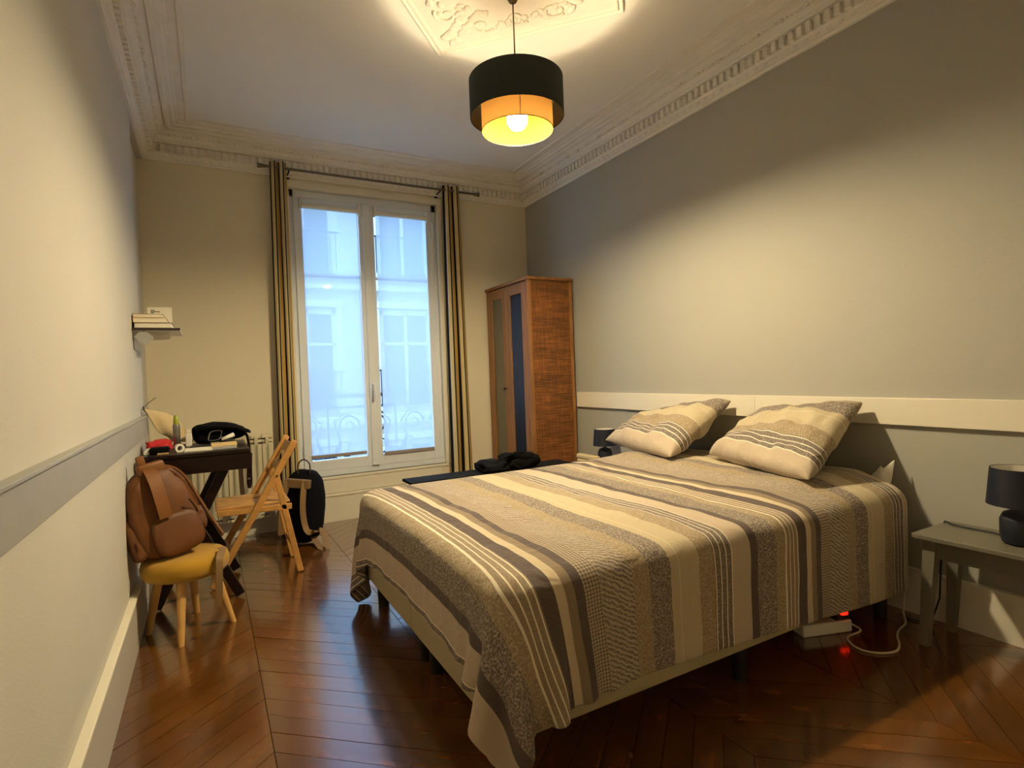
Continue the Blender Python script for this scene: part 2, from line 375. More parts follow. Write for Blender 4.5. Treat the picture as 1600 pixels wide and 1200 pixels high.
def uv_mesh(name, P, UV, material, parent=None, closed_u=False, smooth=True, sub=0, solid=0):
    """grid P[i][j] with UV[i][j]"""
    n, mm = len(P), len(P[0]); vs = [tuple(P[i][j]) for i in range(n) for j in range(mm)]
    fs = [(i*mm+j, (i+1)*mm+j, (i+1)*mm+j+1, i*mm+j+1) for i in range(n-1) for j in range(mm-1)]
    me = bpy.data.meshes.new(name); me.from_pydata(vs, [], fs)
    ul = me.uv_layers.new(name='UVMap'); flat = [tuple(UV[i][j]) for i in range(n) for j in range(mm)]
    buf = []
    for l in me.loops: buf.extend(flat[l.vertex_index])
    ul.data.foreach_set('uv', buf)
    return link(name, me, material, parent, smooth, sub, solid)

# ================================================================== THE ROOM
floor = struct(MB().box(XL-0.15, XR+0.12, YF-0.12, YB+0.14, -0.12, -0.022).build('floor', 'subfloor'))
def clip(poly, x0, x1, y0, y1):
    for ax, v, s in ((0, x0, 1), (0, x1, -1), (1, y0, 1), (1, y1, -1)):
        out = []
        for i in range(len(poly)):
            a, b = poly[i], poly[(i+1) % len(poly)]
            ia, ib = s*(a[ax]-v) >= 0, s*(b[ax]-v) >= 0
            if ia: out.append(a)
            if ia != ib:
                t = (v-a[ax])/(b[ax]-a[ax]); out.append((a[0]+t*(b[0]-a[0]), a[1]+t*(b[1]-a[1])))
        poly = out
        if len(poly) < 3: return []
    return poly
SW, STEP, TANA = 0.60, 0.11, math.tan(math.radians(41))
for k in range(-1, 5):
    xa, xb = 0.13+k*SW, 0.13+(k+1)*SW
    sgn = -1 if k % 2 == 0 else 1          # right of the seam at 0.13 the boards run away down to the right
    for j in range(-8, 60):
        ya = YF+j*STEP if sgn > 0 else YF+j*STEP+SW*TANA
        yb = ya+sgn*SW*TANA; g = 0.0012
        pl = clip([(xa+g, ya+g), (xb-g, yb+g), (xb-g, yb+STEP-g), (xa+g, ya+STEP-g)], XL-0.02, XR, YF, YB)
        if len(pl) < 3: continue
        ar = abs(sum(pl[i][0]*pl[(i+1) % len(pl)][1]-pl[(i+1) % len(pl)][0]*pl[i][1] for i in range(len(pl))))/2
        if ar < 0.0015: continue
        cx = sum(p[0] for p in pl)/len(pl); cy = sum(p[1] for p in pl)/len(pl)
        mb = MB(); mb.poly([(x-cx, y-cy) for x, y in pl], -0.021, 0)
        dz = -random.uniform(0, 0.0009)
        o = mb.build('plank', 'oak_plank'); uvl = o.data.uv_layers.new(name='UVMap')
        dirv = Vector((1, sgn*TANA, 0)).normalized(); per = Vector((-dirv.y, dirv.x, 0))
        for l in o.data.loops:
            co = o.data.vertices[l.vertex_index].co; uvl.data[l.index].uv = (co.dot(dirv), co.dot(per))
        o.parent = floor; o.location = (cx, cy, dz)
        o.rotation_euler = (random.uniform(-.0022, .0022), random.uniform(-.0022, .0022), 0)

# walls
mb = MB(); mb.box(XL-0.16, XL, YF-0.12, 3.86, 0, ZC); mb.box(XL-0.16, XL-0.035, 3.86, YB+0.02, 0, 2.70); mb.box(XL-0.16, XL, 3.86, YB+0.02, 2.70, ZC)
wall_left = struct(mb.build('wall_left', 'left_wall_paper'))
wall_right = struct(MB().box(XR, XR+0.12, YF-0.12, YB+0.14, 0, ZC).build('wall_right', 'grey_paint'))
wall_front = struct(MB().box(XL-0.16, XR+0.12, YF-0.12, YF, 0, ZC).build('wall_front', 'cream_paint'))
mb = MB(); mb.box(XL-0.16, WX0, YB, YB+0.26, 0, ZC); mb.box(WX1, XR+0.12, YB, YB+0.26, 0, ZC)
mb.box(WX0, WX1, YB, YB+0.26, WZ1, ZC); mb.box(WX0, WX1, YB, YB+0.26, 0, WZ0)
wall_back = struct(mb.build('wall_back', 'cream_paint'))
ceiling = struct(MB().box(XL-0.16, XR+0.12, YF-0.12, YB+0.26, ZC, ZC+0.1).build('ceiling', 'ceiling_paint'))

# cornice: one mitred run for each wall
PROF = [(0, 2.700), (.016, 2.700), (.020, 2.712), (.030, 2.716), (.034, 2.745), (.046, 2.752), (.046, 2.806), (.074, 2.810), (.078, 2.818),
        (.086, 2.822), (.100, 2.846), (.124, 2.868), (.150, 2.880), (.154, 2.868), (.176, 2.868), (.182, 2.882), (.204, 2.886), (.214, 2.900), (.228, 2.902), (.232, 2.909),
        (.274, 2.909), (.276, 2.902), (.296, 2.902), (.300, ZC)]
def run(side):
    mb = MB(); rows = []
    for d, z in PROF:
        if side == 'left': a, b = (XL+d, YF+d), (XL+d, YB-d)
        elif side == 'right': a, b = (XR-d, YF+d), (XR-d, YB-d)
        elif side == 'back': a, b = (XL+d, YB-d), (XR-d, YB-d)
        else: a, b = (XL+d, YF+d), (XR-d, YF+d)
        rows.append([mb.bm.verts.new((*a, z)), mb.bm.verts.new((*b, z))])
    for r0, r1 in zip(rows[:-1], rows[1:]): mb.bm.faces.new((r0[0], r0[1], r1[1], r1[0]))
    return mb
trims = {}
for i, s in enumerate(('left', 'right', 'back', 'front')):
    trims[s] = struct(run(s).build('trim_%d' % (i+1), 'plaster'))
dm = MB(); dm.box(-.0135, .0135, 0, .026, 2.752, 2.802, .003); dent = dm.build('dentil', 'plaster')
# little acanthus ornament for the cove and rosette bead for the lower band
def leaf_mesh():
    mb = MB()
    for dx, dy, rz, sx in ((0, 0, 0, 1.2), (-.028, .0, .5, .8), (.028, 0, -.5, .8), (-.05, -.004, .9, .6), (.05, -.004, -.9, .6)):
        r = bmesh.ops.create_uvsphere(mb.bm, u_segments=8, v_segments=5, radius=.011*sx)['verts']
        bmesh.ops.transform(mb.bm, matrix=Matrix.Translation((dx, dy, 0)) @ Matrix.Rotation(rz, 4, 'Y') @ Matrix.Diagonal((1, .8, 1.7, 1)), verts=r)
    return mb
leaf = leaf_mesh().build('leaf_ornament', 'plaster', smooth=True)
bd = MB(); r = bmesh.ops.create_uvsphere(bd.bm, u_segments=8, v_segments=5, radius=.009)['verts']
bmesh.ops.transform(bd.bm, matrix=Matrix.Diagonal((1.5, .7, 1, 1)), verts=r)
bead = bd.build('bead', 'plaster', smooth=True)
def along(side, step, d, fn):
    L0, L1 = {'left': (YF, YB), 'right': (YF, YB), 'back': (XL, XR), 'front': (XL, XR)}[side]
    n = int((L1-L0-2*d-step)/step); off = (L1-L0-n*step)/2
    for k in range(n+1):
        q = L0+off+k*step
        if side == 'left': fn(side, (XL+d, q), -math.pi/2)
        elif side == 'right': fn(side, (XR-d, q), math.pi/2)
        elif side == 'back': fn(side, (q, YB-d), math.pi)
        else: fn(side, (q, YF+d), 0)
for s in ('left', 'right', 'back'):
    along(s, .0475, .044, lambda side, p, rz: copy_child(dent, trims[side], (p[0], p[1], 0), rz))
    def put_leaf(side, p, rz):
        o = copy_child(leaf, trims[side], (p[0], p[1], 2.857), rz); o.rotation_euler = (0.8, 0, rz)
    along(s, .135, .106, put_leaf)
    if s != 'left': along(s, .058, .031, lambda side, p, rz: copy_child(bead, trims[side], (p[0], p[1], 2.731), rz))
for o in (dent, leaf, bead): bpy.data.objects.remove(o)

# ceiling panel: lozenge moulding with floral relief
rose = struct(MB().poly([(1.2, 2.86), (1.86, 2.14), (1.2, 1.42), (.54, 2.14)], ZC-.004, ZC+.002).build('trim_5', 'plaster'))
rose['label'] = 'lozenge plaster panel with floral relief on the ceiling'
def loz(f):
    return [Vector((1.2, 2.14+.72*f, 0)), Vector((1.2+.66*f, 2.14, 0)), Vector((1.2, 2.14-.72*f, 0)), Vector((1.2-.66*f, 2.14, 0))]
mb = MB(); rs = []
for f, z in ((1.04, ZC-.002), (1.04, ZC-.011), (1.03, ZC-.013), (1.0, ZC-.007), (.985, ZC-.014), (.965, ZC-.014), (.955, ZC-.006), (.95, ZC-.003)):
    rs.append([p+Vector((0, 0, z)) for p in loz(f)])
mb.rings(rs, True, False, False).build('panel_moulding', 'plaster', rose)
mb = MB()
def blob(x, y, r, ang, el):
    v = bmesh.ops.create_uvsphere(mb.bm, u_segments=8, v_segments=5, radius=r)['verts']
    bmesh.ops.transform(mb.bm, matrix=Matrix.Translation((x, y, ZC-.006)) @ Matrix.Rotation(ang, 4, 'Z') @ Matrix.Diagonal((el, 1, .62, 1)), verts=v)
rng = random.Random(3)
for sy in (1, -1):
    for sx in (1, -1):
        for q in range(46):              # sprays running into each corner and along the sides
            t = rng.random(); w = (rng.random()-.5)
            if q < 24: bx, by = sx*(.02+.10*abs(w)*(1.2-t)), sy*(.30+.30*t)
            else: bx, by = sx*(.12+.34*t), sy*(.42-.38*t+.10*w)
            blob(1.2+bx, 2.14+by, rng.uniform(.010, .020), rng.random()*3.14, rng.uniform(1.2, 2.0))
        for q in range(3):               # curling stems
            cx, cy = 1.2+sx*(.10+.13*q), 2.14+sy*(.40-.13*q); pts = []
            for a in range(15):
                th = a*.42; rr = .062*(1-a/19)
                pts.append((cx+sx*rr*math.cos(th), cy+sy*rr*math.sin(th), ZC-.008))
            mb.tube(pts, .009, 6, .004)
for q in range(22):
    a = q/22*2*math.pi; blob(1.2+.13*math.cos(a), 2.14+.13*math.sin(a), .026, a, 1.8)
stuff(mb.build('floral_relief', 'plaster', rose, smooth=True))

# skirting boards and dado rails
mb = MB(); mb.box(XL, XL+.026, YF, 3.86, 0, .212); bl = struct(mb.build('baseboard_left', 'skirting_grey'))
mb = MB(); mb.box(XL, XL+.030, YF, 3.86, .212, .224, .003); mb.build('top_bead', 'skirting_top', bl)
mb = MB(); mb.box(XR-.028, XR, YF, YB-.02, 0, .185); br = struct(mb.build('baseboard_right', 'white_trim'))
mb = MB(); mb.box(XR-.031, XR, YF, YB-.02, .185, .197, .003); mb.build('top_bead', 'white_trim', br)
mb = MB(); mb.box(XL-.035, XR-.03, YB-.022, YB, 0, .202); bb = struct(mb.build('baseboard_back', 'white_trim'))
mb = MB(); mb.box(XL-.035, XR-.03, YB-.030, YB, .202, .222, .005); mb.build('top_bead', 'white_trim', bb)
mb = MB(); mb.box(XL, XL+.020, YF, 3.86, .850, .958, .002)
rl = struct(mb.build('trim_6', 'grey_trim')); rl['label'] = 'grey painted dado rail on the pale papered wall'
mb = MB(); mb.box(XL, XL+.028, YF, 3.86, .958, .968, .002); mb.build('top_bead', 'grey_trim', rl)
mb = MB(); mb.box(XR-.022, XR, YF, 2.08, .830, .951, .002); mb.box(XR-.022, XR, 2.081, 3.80, .830, .951, .002)
rr_ = struct(mb.build('trim_7', 'white_trim')); rr_['label'] = 'cream board rail across the grey wall behind the bed'

# ------------------------------------------------------------------ window
win = thing('window_1', '', '', (1.2, YB+.06, WZ0)); del win['label'], win['category']; win['kind'] = 'structure'
mb = MB(); y0, y1 = YB+.035, YB+.10
mb.box(WX0, WX0+.042, y0, y1, WZ0, WZ1, .004); mb.box(WX1-.042, WX1, y0, y1, WZ0, WZ1, .004)
mb.box(WX0, WX1, y0, y1, WZ1-.062, WZ1, .004); mb.box(WX0, WX1, y0-.012, y1, WZ0, WZ0+.048, .004)
mb.build('frame', 'window_white', win)
mb = MB(); mb.box(WX0-.02, WX1+.02, YB-.014, YB+.05, WZ0-.022, WZ0, .004); mb.build('sill', 'white_trim', win)
mb = MB(); mb.box(WX0-.045, WX0+.004, YB-.016, YB+.03, WZ0, WZ1+.045, .004); mb.box(WX1-.004, WX1+.045, YB-.016, YB+.03, WZ0, WZ1+.045, .004); mb.box(WX0-.045, WX1+.045, YB-.018, YB+.03, WZ1-.004, WZ1+.05, .004)
mb.build('casing', 'white_trim', win)
def casement(xa, xb, hinge):
    z0, z1 = WZ0+.046, WZ1-.060; st = .062; ya, yb = YB+.018, YB+.062
    mb = MB(); mb.box(xa, xa+st, ya, yb, z0, z1, .005); mb.box(xb-st, xb, ya, yb, z0, z1, .005)
    mb.box(xa+st-.004, xb-st+.004, ya+.002, yb, z0, z0+.088, .005); mb.box(xa+st-.004, xb-st+.004, ya+.002, yb, z1-.06, z1, .005)
    c = mb.build('casement', 'window_white', win)
    MB().box(xa+st-.006, xb-st+.006, ya+.024, ya+.030, z0+.08, z1-.05).build('pane', 'pane_glass', c)
    MB().box(xa+st-.004, xb-st+.004, ya+.016, ya+.038, 1.952, 1.978, .003).build('glazing_bar', 'window_white', c)
    for hz in (.55, 1.5, 2.4):
        MB().lathe([(.007, 0), (.007, .07)], (xa+.004 if hinge < 0 else xb-.004, ya-.004, hz), 8).build('hinge', 'window_white', c, smooth='auto')
    return c
cl = casement(WX0+.036, 1.196, -1); crr = casement(1.200, WX1-.036, 1)
mb = MB(); mb.box(1.166, 1.228, YB+.002, YB+.020, WZ0+.05, WZ1-.066, .007); mb.build('meeting_stile', 'window_white', win)
mb = MB(); mb.box(1.184, 1.204, YB-.010, YB+.003, 1.02, 1.14, .006); mb.tube([(1.194, YB-.006, 1.085), (1.194, YB-.045, 1.085), (1.194, YB-.052, 1.075), (1.194, YB-.052, 1.0), (1.194, YB-.048, .965)], .009, 8)
mb.build('handle', 'white_plastic', win, smooth='auto')
mb = MB(); mb.box(WX0+.05, WX1-.05, YB-.008, YB+.0, .225, .335, .004); mb.build('apron_panel', 'white_trim', win)

def blind(xa, xb, label, zb):
    t = thing('roller_blind', label, 'blind', ((xa+xb)/2, YB+.012, zb), 'roller blinds on the window')
    mb = MB(); mb.lathe([(.020, 0), (.020, xb-xa)], (0, 0, 0), 16, M=Matrix.Translation((xa, YB-.006, 2.496)) @ Matrix.Rotation(math.pi/2, 4, 'Y')); mb.build('roller', 'white_plastic', t, smooth='auto')
    for xx in (xa-.006, xb+.002):
        MB().box(xx-.006, xx+.010, YB-.028, YB+.020, 2.468, 2.555, .004).build('bracket', 'white_plastic', t)
    n = 26; P = [[(xa+.006+(xb-xa-.012)*i/10, YB+.010+.0015*math.sin(j*.7+i), zb+.012+(2.498-zb-.012)*j/n) for j in range(n+1)] for i in range(11)]
    UV = [[(i/10, j/n) for j in range(n+1)] for i in range(11)]
    uv_mesh('fabric', P, UV, 'blind_fabric', t)
    MB().box(xa+.003, xb-.003, YB+.002, YB+.018, zb-.012, zb+.014, .004).build('bottom_bar', 'bar_grey', t)
    mb = MB(); mb.tube([(xb-.012, YB-.018, 2.49), (xb-.011, YB-.016, 1.6), (xb-.012, YB-.017, .8)], .0022, 6); mb.build('pull_cord', 'white_plastic', t)
blind(.688, 1.128, 'translucent white roller blind on the casement nearest the desk', .524)
blind(1.268, 1.716, 'translucent white roller blind on the casement nearest the wardrobe', .500)

# ------------------------------------------------------------------ outside: balcony rail, house across the street
bal = thing('balcony_railing', 'wrought iron balcony railing with scrolls outside the window', 'railing', (1.2, YB+.42, .2))
yr = YB+.42
for z, r in ((.985, .017), (.885, .009), (.42, .010)):
    MB().tube([(.1, yr, z), (2.6, yr, z)], r, 8).build('rail', 'iron', bal)
def scroll(x0, z0, sx, sz, r0, turns, ph, th):
    pts = []
    n = int(turns*14)
    for i in range(n+1):
        a = ph+i/14*2*math.pi; rr = r0*(1-.82*i/n); pts.append((x0+sx*rr*math.cos(a), yr, z0+sz*rr*math.sin(a)))
    return MB().tube(pts, th, 6, th*.6)
for k in range(4):
    bx = .30+k*.60
    for sx in (1, -1):
        scroll(bx+sx*.17, .72, sx, 1, .10, 1.5, 0, .009).build('scroll', 'iron', bal)
        scroll(bx+sx*.14, .53, sx, -1, .085, 1.4, .4, .008).build('scroll', 'iron', bal)
        MB().tube([(bx+sx*.02, yr, .43), (bx+sx*.10, yr, .60), (bx+sx*.05, yr, .74), (bx+sx*.13, yr, .83), (bx+sx*.22, yr, .84)], .009, 6, .005).build('stem', 'iron', bal)
    MB().tube([(bx, yr, .20), (bx, yr, .98)], .008, 6).build('baluster', 'iron', bal)
MB().box(-.3, 2.9, YB+.26, YB+.56, .14, .22, .01).build('ledge', 'light_stone', bal)
yo = YB+9.0
hb_ = thing('apartment_building', 'pale stone apartment building across the street with tall windows', 'building', (3, yo, -9))
mb = MB(); mb.box(-9, 16, yo, yo+.6, -9, 7.4); mb.build('wall', 'light_stone', hb_)
for z in (-3.1, .15, 3.4, 6.6): MB().box(-9, 16, yo-.22, yo, z-.14, z+.12, .03).build('stone_band', 'stone_band', hb_)
wm = MB(); wm.box(-.62, .62, -.02, .05, 0, 2.3); proto = wm.build('window', 'far_glass')
fm = MB()
for a in ((-.66, -.56), (-.04, .04), (.56, .66)): fm.box(a[0], a[1], -.07, .0, 0, 2.34)
fm.box(-.66, .66, -.07, 0, 2.24, 2.36); fm.box(-.66, .66, -.07, 0, 1.5, 1.56); fm.box(-.78, -.66, -.12, 0, -.1, 2.5); fm.box(.66, .78, -.12, 0, -.1, 2.5); fm.box(-.8, .8, -.16, 0, 2.4, 2.56)
protof = fm.build('window_frame', 'stone_band')
gm = MB()
for k in range(11): gm.tube([(-.7+k*.14, -.2, 0), (-.7+k*.14, -.2, .85)], .014, 5)
gm.tube([(-.75, -.2, .88), (.75, -.2, .88)], .025, 5); protog = gm.build('guard_rail', 'iron')
for z in (-6.0, -2.8, .45, 3.7):
    for k in range(8):
        w = copy_child(proto, hb_, (-11+k*2.35+3, -.03, z+9)); w.parent = hb_
        f = copy_child(protof, w, (0, 0, 0)); g_ = copy_child(protog, w, (0, 0, 0))
for o in (proto, protof, protog): bpy.data.objects.remove(o)
mb = MB(); mb.poly([(0, 0), (25, 0), (25, 3), (0, 3)], 0, .01)
rf = MB(); a = [rf.bm.verts.new(v) for v in ((-9, yo, 7.4), (16, yo, 7.4), (16, yo+2.2, 10.2), (-9, yo+2.2, 10.2))]; rf.bm.faces.new(a); rf.build('roof', 'zinc', hb_, solid=.1)
mb.bm.free()
st_ = MB().box(-14, 20, YB+.9, yo+.2, -9.2, -9).build('street', 'asphalt'); st_['kind'] = 'structure'
fac = MB(); fac.box(-9, XL-.2, YB+.02, YB+.26, -9, 7); fac.box(XR+.14, 14, YB+.02, YB+.26, -9, 7)
fac.box(XL-.2, XR+.14, YB+.14, YB+.26, ZC+.12, 7); fac.box(XL-.2, XR+.14, YB+.14, YB+.26, -9, -.13)
struct(fac.build('wall_outside', 'light_stone'))

# ================================================================== PENDANT LAMP
LX, LY = 1.316, 2.252
pen = thing('pendant_lamp', 'double drum pendant lamp, dark outer shade over a gold inner shade', 'lamp', (LX, LY, ZC))
MB().lathe([(.028, 0), (.030, -.012), (.028, -.04), (.018, -.058), (.004, -.062)], (LX, LY, ZC), 20).build('ceiling_canopy', 'bronze', pen, smooth='auto')
MB().tube([(LX, LY, ZC-.05), (LX, LY, 2.42)], .0035, 8).build('cord', 'bronze', pen)
RO, RI = .219, .166; ZO0, ZO1, ZI0, ZI1 = 2.318, 2.490, 2.256, 2.418
def drum(r, z0, z1, name, mt, th, n=56):
    mb = MB(); mb.lathe([(r, z0), (r, z1), (r-th, z1), (r-th, z0), (r, z0)], (LX, LY, 0), n, False, False); return mb.build(name, mt, pen, smooth='auto')
so = drum(RO, ZO0, ZO1, 'outer_shade', 'dark_shade', .002)
mb = MB(); mb.lathe([(RO-.0035, ZO0+.001), (RO-.0035, ZO1-.001)], (LX, LY, 0), 56, False, False); mb.build('lining', 'gold_lining', so, smooth=True)
mb = MB(); mb.lathe([(RI, ZI0), (RI, ZI1)], (LX, LY, 0), 56, False, False); si = mb.build('inner_shade', 'gold_shade', pen, smooth=True)
for z in (ZI0, ZI1):
    pts = [(LX+RI*math.cos(a*2*math.pi/48), LY+RI*math.sin(a*2*math.pi/48), z) for a in range(49)]; MB().tube(pts, .0022, 6).build('rim', 'bronze', si)
ang = math.radians(245); MB().bar((LX+(RI+.0006)*math.cos(ang), LY+(RI+.0006)*math.sin(ang), ZI0), (LX+(RI+.0006)*math.cos(ang), LY+(RI+.0006)*math.sin(ang), ZI1), .004, .001, 0).build('seam', 'bronze', si)
mb = MB()
for k in range(3):
    a = k*2*math.pi/3+.5; mb.tube([(LX, LY, 2.425), (LX+RI*math.cos(a), LY+RI*math.sin(a), 2.42), (LX+RO*.99*math.cos(a), LY+RO*.99*math.sin(a), 2.486)], .002, 6)
mb.build('spider_fitting', 'black_metal', pen)
MB().lathe([(.012, .03), (.018, .02), (.018, -.008), (.014, -.01)], (LX, LY, 2.435), 16).build('lamp_holder', 'dark_grey_plastic', pen, smooth='auto')
bl_ = MB().lathe([(.029, 0), (.034, -.02), (.042, -.052), (.048, -.082), (.045, -.108), (.030, -.130), (.004, -.140)], (LX, LY, 2.400), 24).build('bulb', 'bulb_glow', pen, smooth=True)
MB().lathe([(.014, .030), (.018, .024), (.030, .006), (.032, 0), (.032, -.005)], (LX, LY, 2.400), 24).build('added_bulb_collar', 'white_plastic', bl_, smooth='auto')  # opaque collar added on the bulb to hold back light going up

# ================================================================== CURTAINS
rod = thing('curtain_rod', 'thin metal curtain rod with flared ends above the window', 'curtain rod', (1.27, YB-.10, 2.735))
YR = YB-.10; ZR = 2.732
MB().tube([(.44, YR, ZR), (2.13, YR, ZR)], .0095, 10).build('pole', 'rod_metal', rod, smooth='auto')
for x, s in ((.44, -1), (2.13, 1)):
    mb = MB(); mb.lathe([(.010, 0), (.012, .008), (.011, .012), (.019, .055), (.020, .062), (.016, .063)], (0, 0, 0), 14, M=Matrix.Translation((x-s*.006, YR, ZR)) @ Matrix.Rotation(s*math.pi/2, 4, 'Y')); mb.build('finial', 'rod_metal', rod, smooth='auto')
for x in (.60, 1.815):
    mb = MB(); mb.tube([(x, YR, ZR-.006), (x, YR, ZR-.018), (x, YB-.02, ZR-.018)], .006, 8); mb.box(x-.014, x+.014, YB-.006, YB, ZR-.045, ZR+.012, .002); mb.build('bracket', 'black_metal', rod)
def curtain(xa, xb, xa1, xb1, folds, label, u0):
    t = thing('curtain', label, 'curtain', ((xa+xb)/2, YR, .02), 'striped curtains at the window')
    nu, nz = folds*16, 26; P = []; UV = []
    s_acc = 0
    for i in range(nu+1):
        f = i/nu; col = []; uvc = []
        for j in range(nz+1):
            g = j/nz; z = .03+(ZR+.045-.03)*g
            k = 1-g; x = (xa+(xb-xa)*f)*g+(xa1+(xb1-xa1)*f)*k
            ph = f*folds*2*math.pi
            am = .018+.008*k+.004*math.sin(3*f*6.28+k*4)
            x += .006*math.sin(2*ph+.6)+.004*math.sin(g*5+f*9)*k
            y = YR+am*math.cos(ph)
            col.append((x, y, z)); uvc.append((u0+f*folds*.2, g))
        P.append(col); UV.append(uvc)
        if i < nu:
            ph0, ph1 = f*folds*2*math.pi, (i+1)/nu*folds*2*math.pi
            s_acc += math.hypot(.033*(math.cos(ph1)-math.cos(ph0)), (xb-xa)/nu)
    uv_mesh('cloth', P, UV, 'curtain_stripe', t, sub=0, solid=.0016)
    for k in range(folds*2):
        xx = xa+(xb-xa)*(k+.5)/(folds*2)
        pts = [(xx+.002*math.sin(a), YR+.018*math.cos(a), ZR+.018*math.sin(a)) for a in [q*2*math.pi/16 for q in range(17)]]
        MB().tube(pts, .0028, 6).build('eyelet', 'steel', t)
curtain(.465, .582, .435, .575, 2, 'striped cream and black curtain hanging beside the radiator', .02)
curtain(1.842, 1.998, 1.818, 2.035, 2, 'striped cream and black curtain hanging beside the wardrobe', .02)

# ================================================================== RADIATOR
rad = thing('radiator', 'cream sectional wall radiator under the bare wall behind the desk', 'radiator', (.13, YB-.06, .15))
rm = MB(); rm.box(-.036, .036, -.115, -.105, .16, .68, .004); rm.box(-.012, .012, -.115, -.04, .14, .74, .003); rm.box(-.036, .036, -.112, -.035, .722, .742, .004); rm.box(-.036, .036, -.10, -.035, .69, .702, .003); rm.box(-.036, .036, -.112, -.04, .13, .15, .004)
rp = rm.build('section', 'radiator_paint')
for k in range(7): copy_child(rp, rad, (.365-.076*k-.13, .06, -.15))
bpy.data.objects.remove(rp)
for q in ([(-.13, YB-.075, .18), (.40, YB-.075, .18)], [(-.13, YB-.075, .70), (.40, YB-.075, .70)]): MB().tube(q, .018, 8).build('manifold', 'radiator_paint', rad)
MB().tube([(.37, YB-.075, .18), (.42, YB-.075, .18), (.42, YB-.075, .02)], .008, 8).build('pipe', 'radiator_paint', rad)

# ================================================================== WARDROBE
wd = thing('wardrobe', 'tall rattan wardrobe with wooden frame and two panelled doors', 'wardrobe', (2.47, 4.16, 0))
wx0, wx1, wy0, wy1, wz = 2.255, 2.685, 3.795, 4.535, 1.872
MB().box(wx0-.012, wx1+.003, wy0-.014, wy1+.012, wz, wz+.026, .007).build('top', 'wardrobe_wood', wd)
for x, y in ((wx0, wy0), (wx1-.032, wy0), (wx0, wy1-.036), (wx1-.032, wy1-.036)):
    MB().box(x, x+.032, y, y+.036, 0, wz, .005).build('post', 'wardrobe_wood', wd)
for y in (wy0+.008, wy1-.016):
    MB().box(wx0+.03, wx1-.03, y, y+.008, .10, wz, 0).build('side_panel', 'rattan', wd)
for y in (wy0+.003, wy1-.026):
    MB().box(wx0+.03, wx1-.03, y, y+.022, .07, .11, .003).build('side_rail', 'wardrobe_wood', wd)
MB().box(wx1-.008, wx1, wy0+.03, wy1-.03, .08, wz).build('back_panel', 'wardrobe_wood', wd)
MB().box(wx0+.02, wx1-.01, wy0+.03, wy1-.03, .08, .10).build('bottom_panel', 'wardrobe_wood', wd)
ym = (wy0+wy1)/2
for q, (a, b2) in enumerate(((wy0+.037, ym-.002), (ym+.002, wy1-.037))):
    mb = MB(); w = .068; xa, xb = wx0-.004, wx0+.018; z0, z1 = .09, wz-.008
    mb.box(xa, xb, a, a+w, z0, z1, .003); mb.box(xa, xb, b2-w, b2, z0, z1, .003); mb.box(xa, xb, a+w, b2-w, z0, z0+w, .003); mb.box(xa, xb, a+w, b2-w, z1-.085, z1, .003)
    d = mb.build('door', 'wardrobe_wood', wd)
    if q == 0:
        n = 34; P = [[(wx0+.008+.004*math.sin(i*1.15), a+w-.004+(b2-a-2*w+.008)*i/n, z0+w-.004+(z1-.085-z0-w+.008)*j) for j in (0, .5, 1)] for i in range(n+1)]
        o = uv_mesh('pleated_panel', P, [[(0, 0)]*3]*(n+1), 'blue_drape', d, solid=.002); o['label'] = 'dark blue pleated cloth panel'
    else:
        o = MB().box(wx0+.006, wx0+.010, a+w-.004, b2-w+.004, z0+w-.004, z1-.081).build('glass_panel', 'green_glass', d); o['label'] = 'dark olive glass panel'
        MB().lathe([(.006, 0), (.006, .014), (.013, .020), (.014, .030), (.007, .036)], (0, 0, 0), 12, M=Matrix.Translation((xa, a+.030, 1.0)) @ Matrix.Rotation(-math.pi/2, 4, 'Y')).build('knob', 'dark_cover', d, smooth='auto')

# ================================================================== BED
BX0, BX1, BY0, BY1 = .645, 2.62, 1.275, 2.785
bed = thing('bed', 'double bed on two beige upholstered box bases with dark legs', 'bed', (1.63, 2.03, 0))
ym = (BY0+BY1)/2+.03
for a, b2 in ((BY0, ym-.002), (ym+.002, BY1)):
    MB().box(BX0, BX1, a, b2, .15, .36, .012, seg=3).build('box_base', 'box_fabric', bed, smooth='auto')
for x in (BX0+.075, 1.63, BX1-.08):
    for y in (BY0+.08, ym-.07, ym+.05, BY1-.06):
        MB().lathe([(.026, 0), (.030, .15)], (x, y, 0), 14).build('leg', 'bed_leg', bed, smooth='auto')
mb = MB(); mb.box(BX0+.01, BX1, BY0+.01, BY1-.01, .36, .545, .05, seg=4); mb.build('mattress', 'mattress', bed, smooth=True)

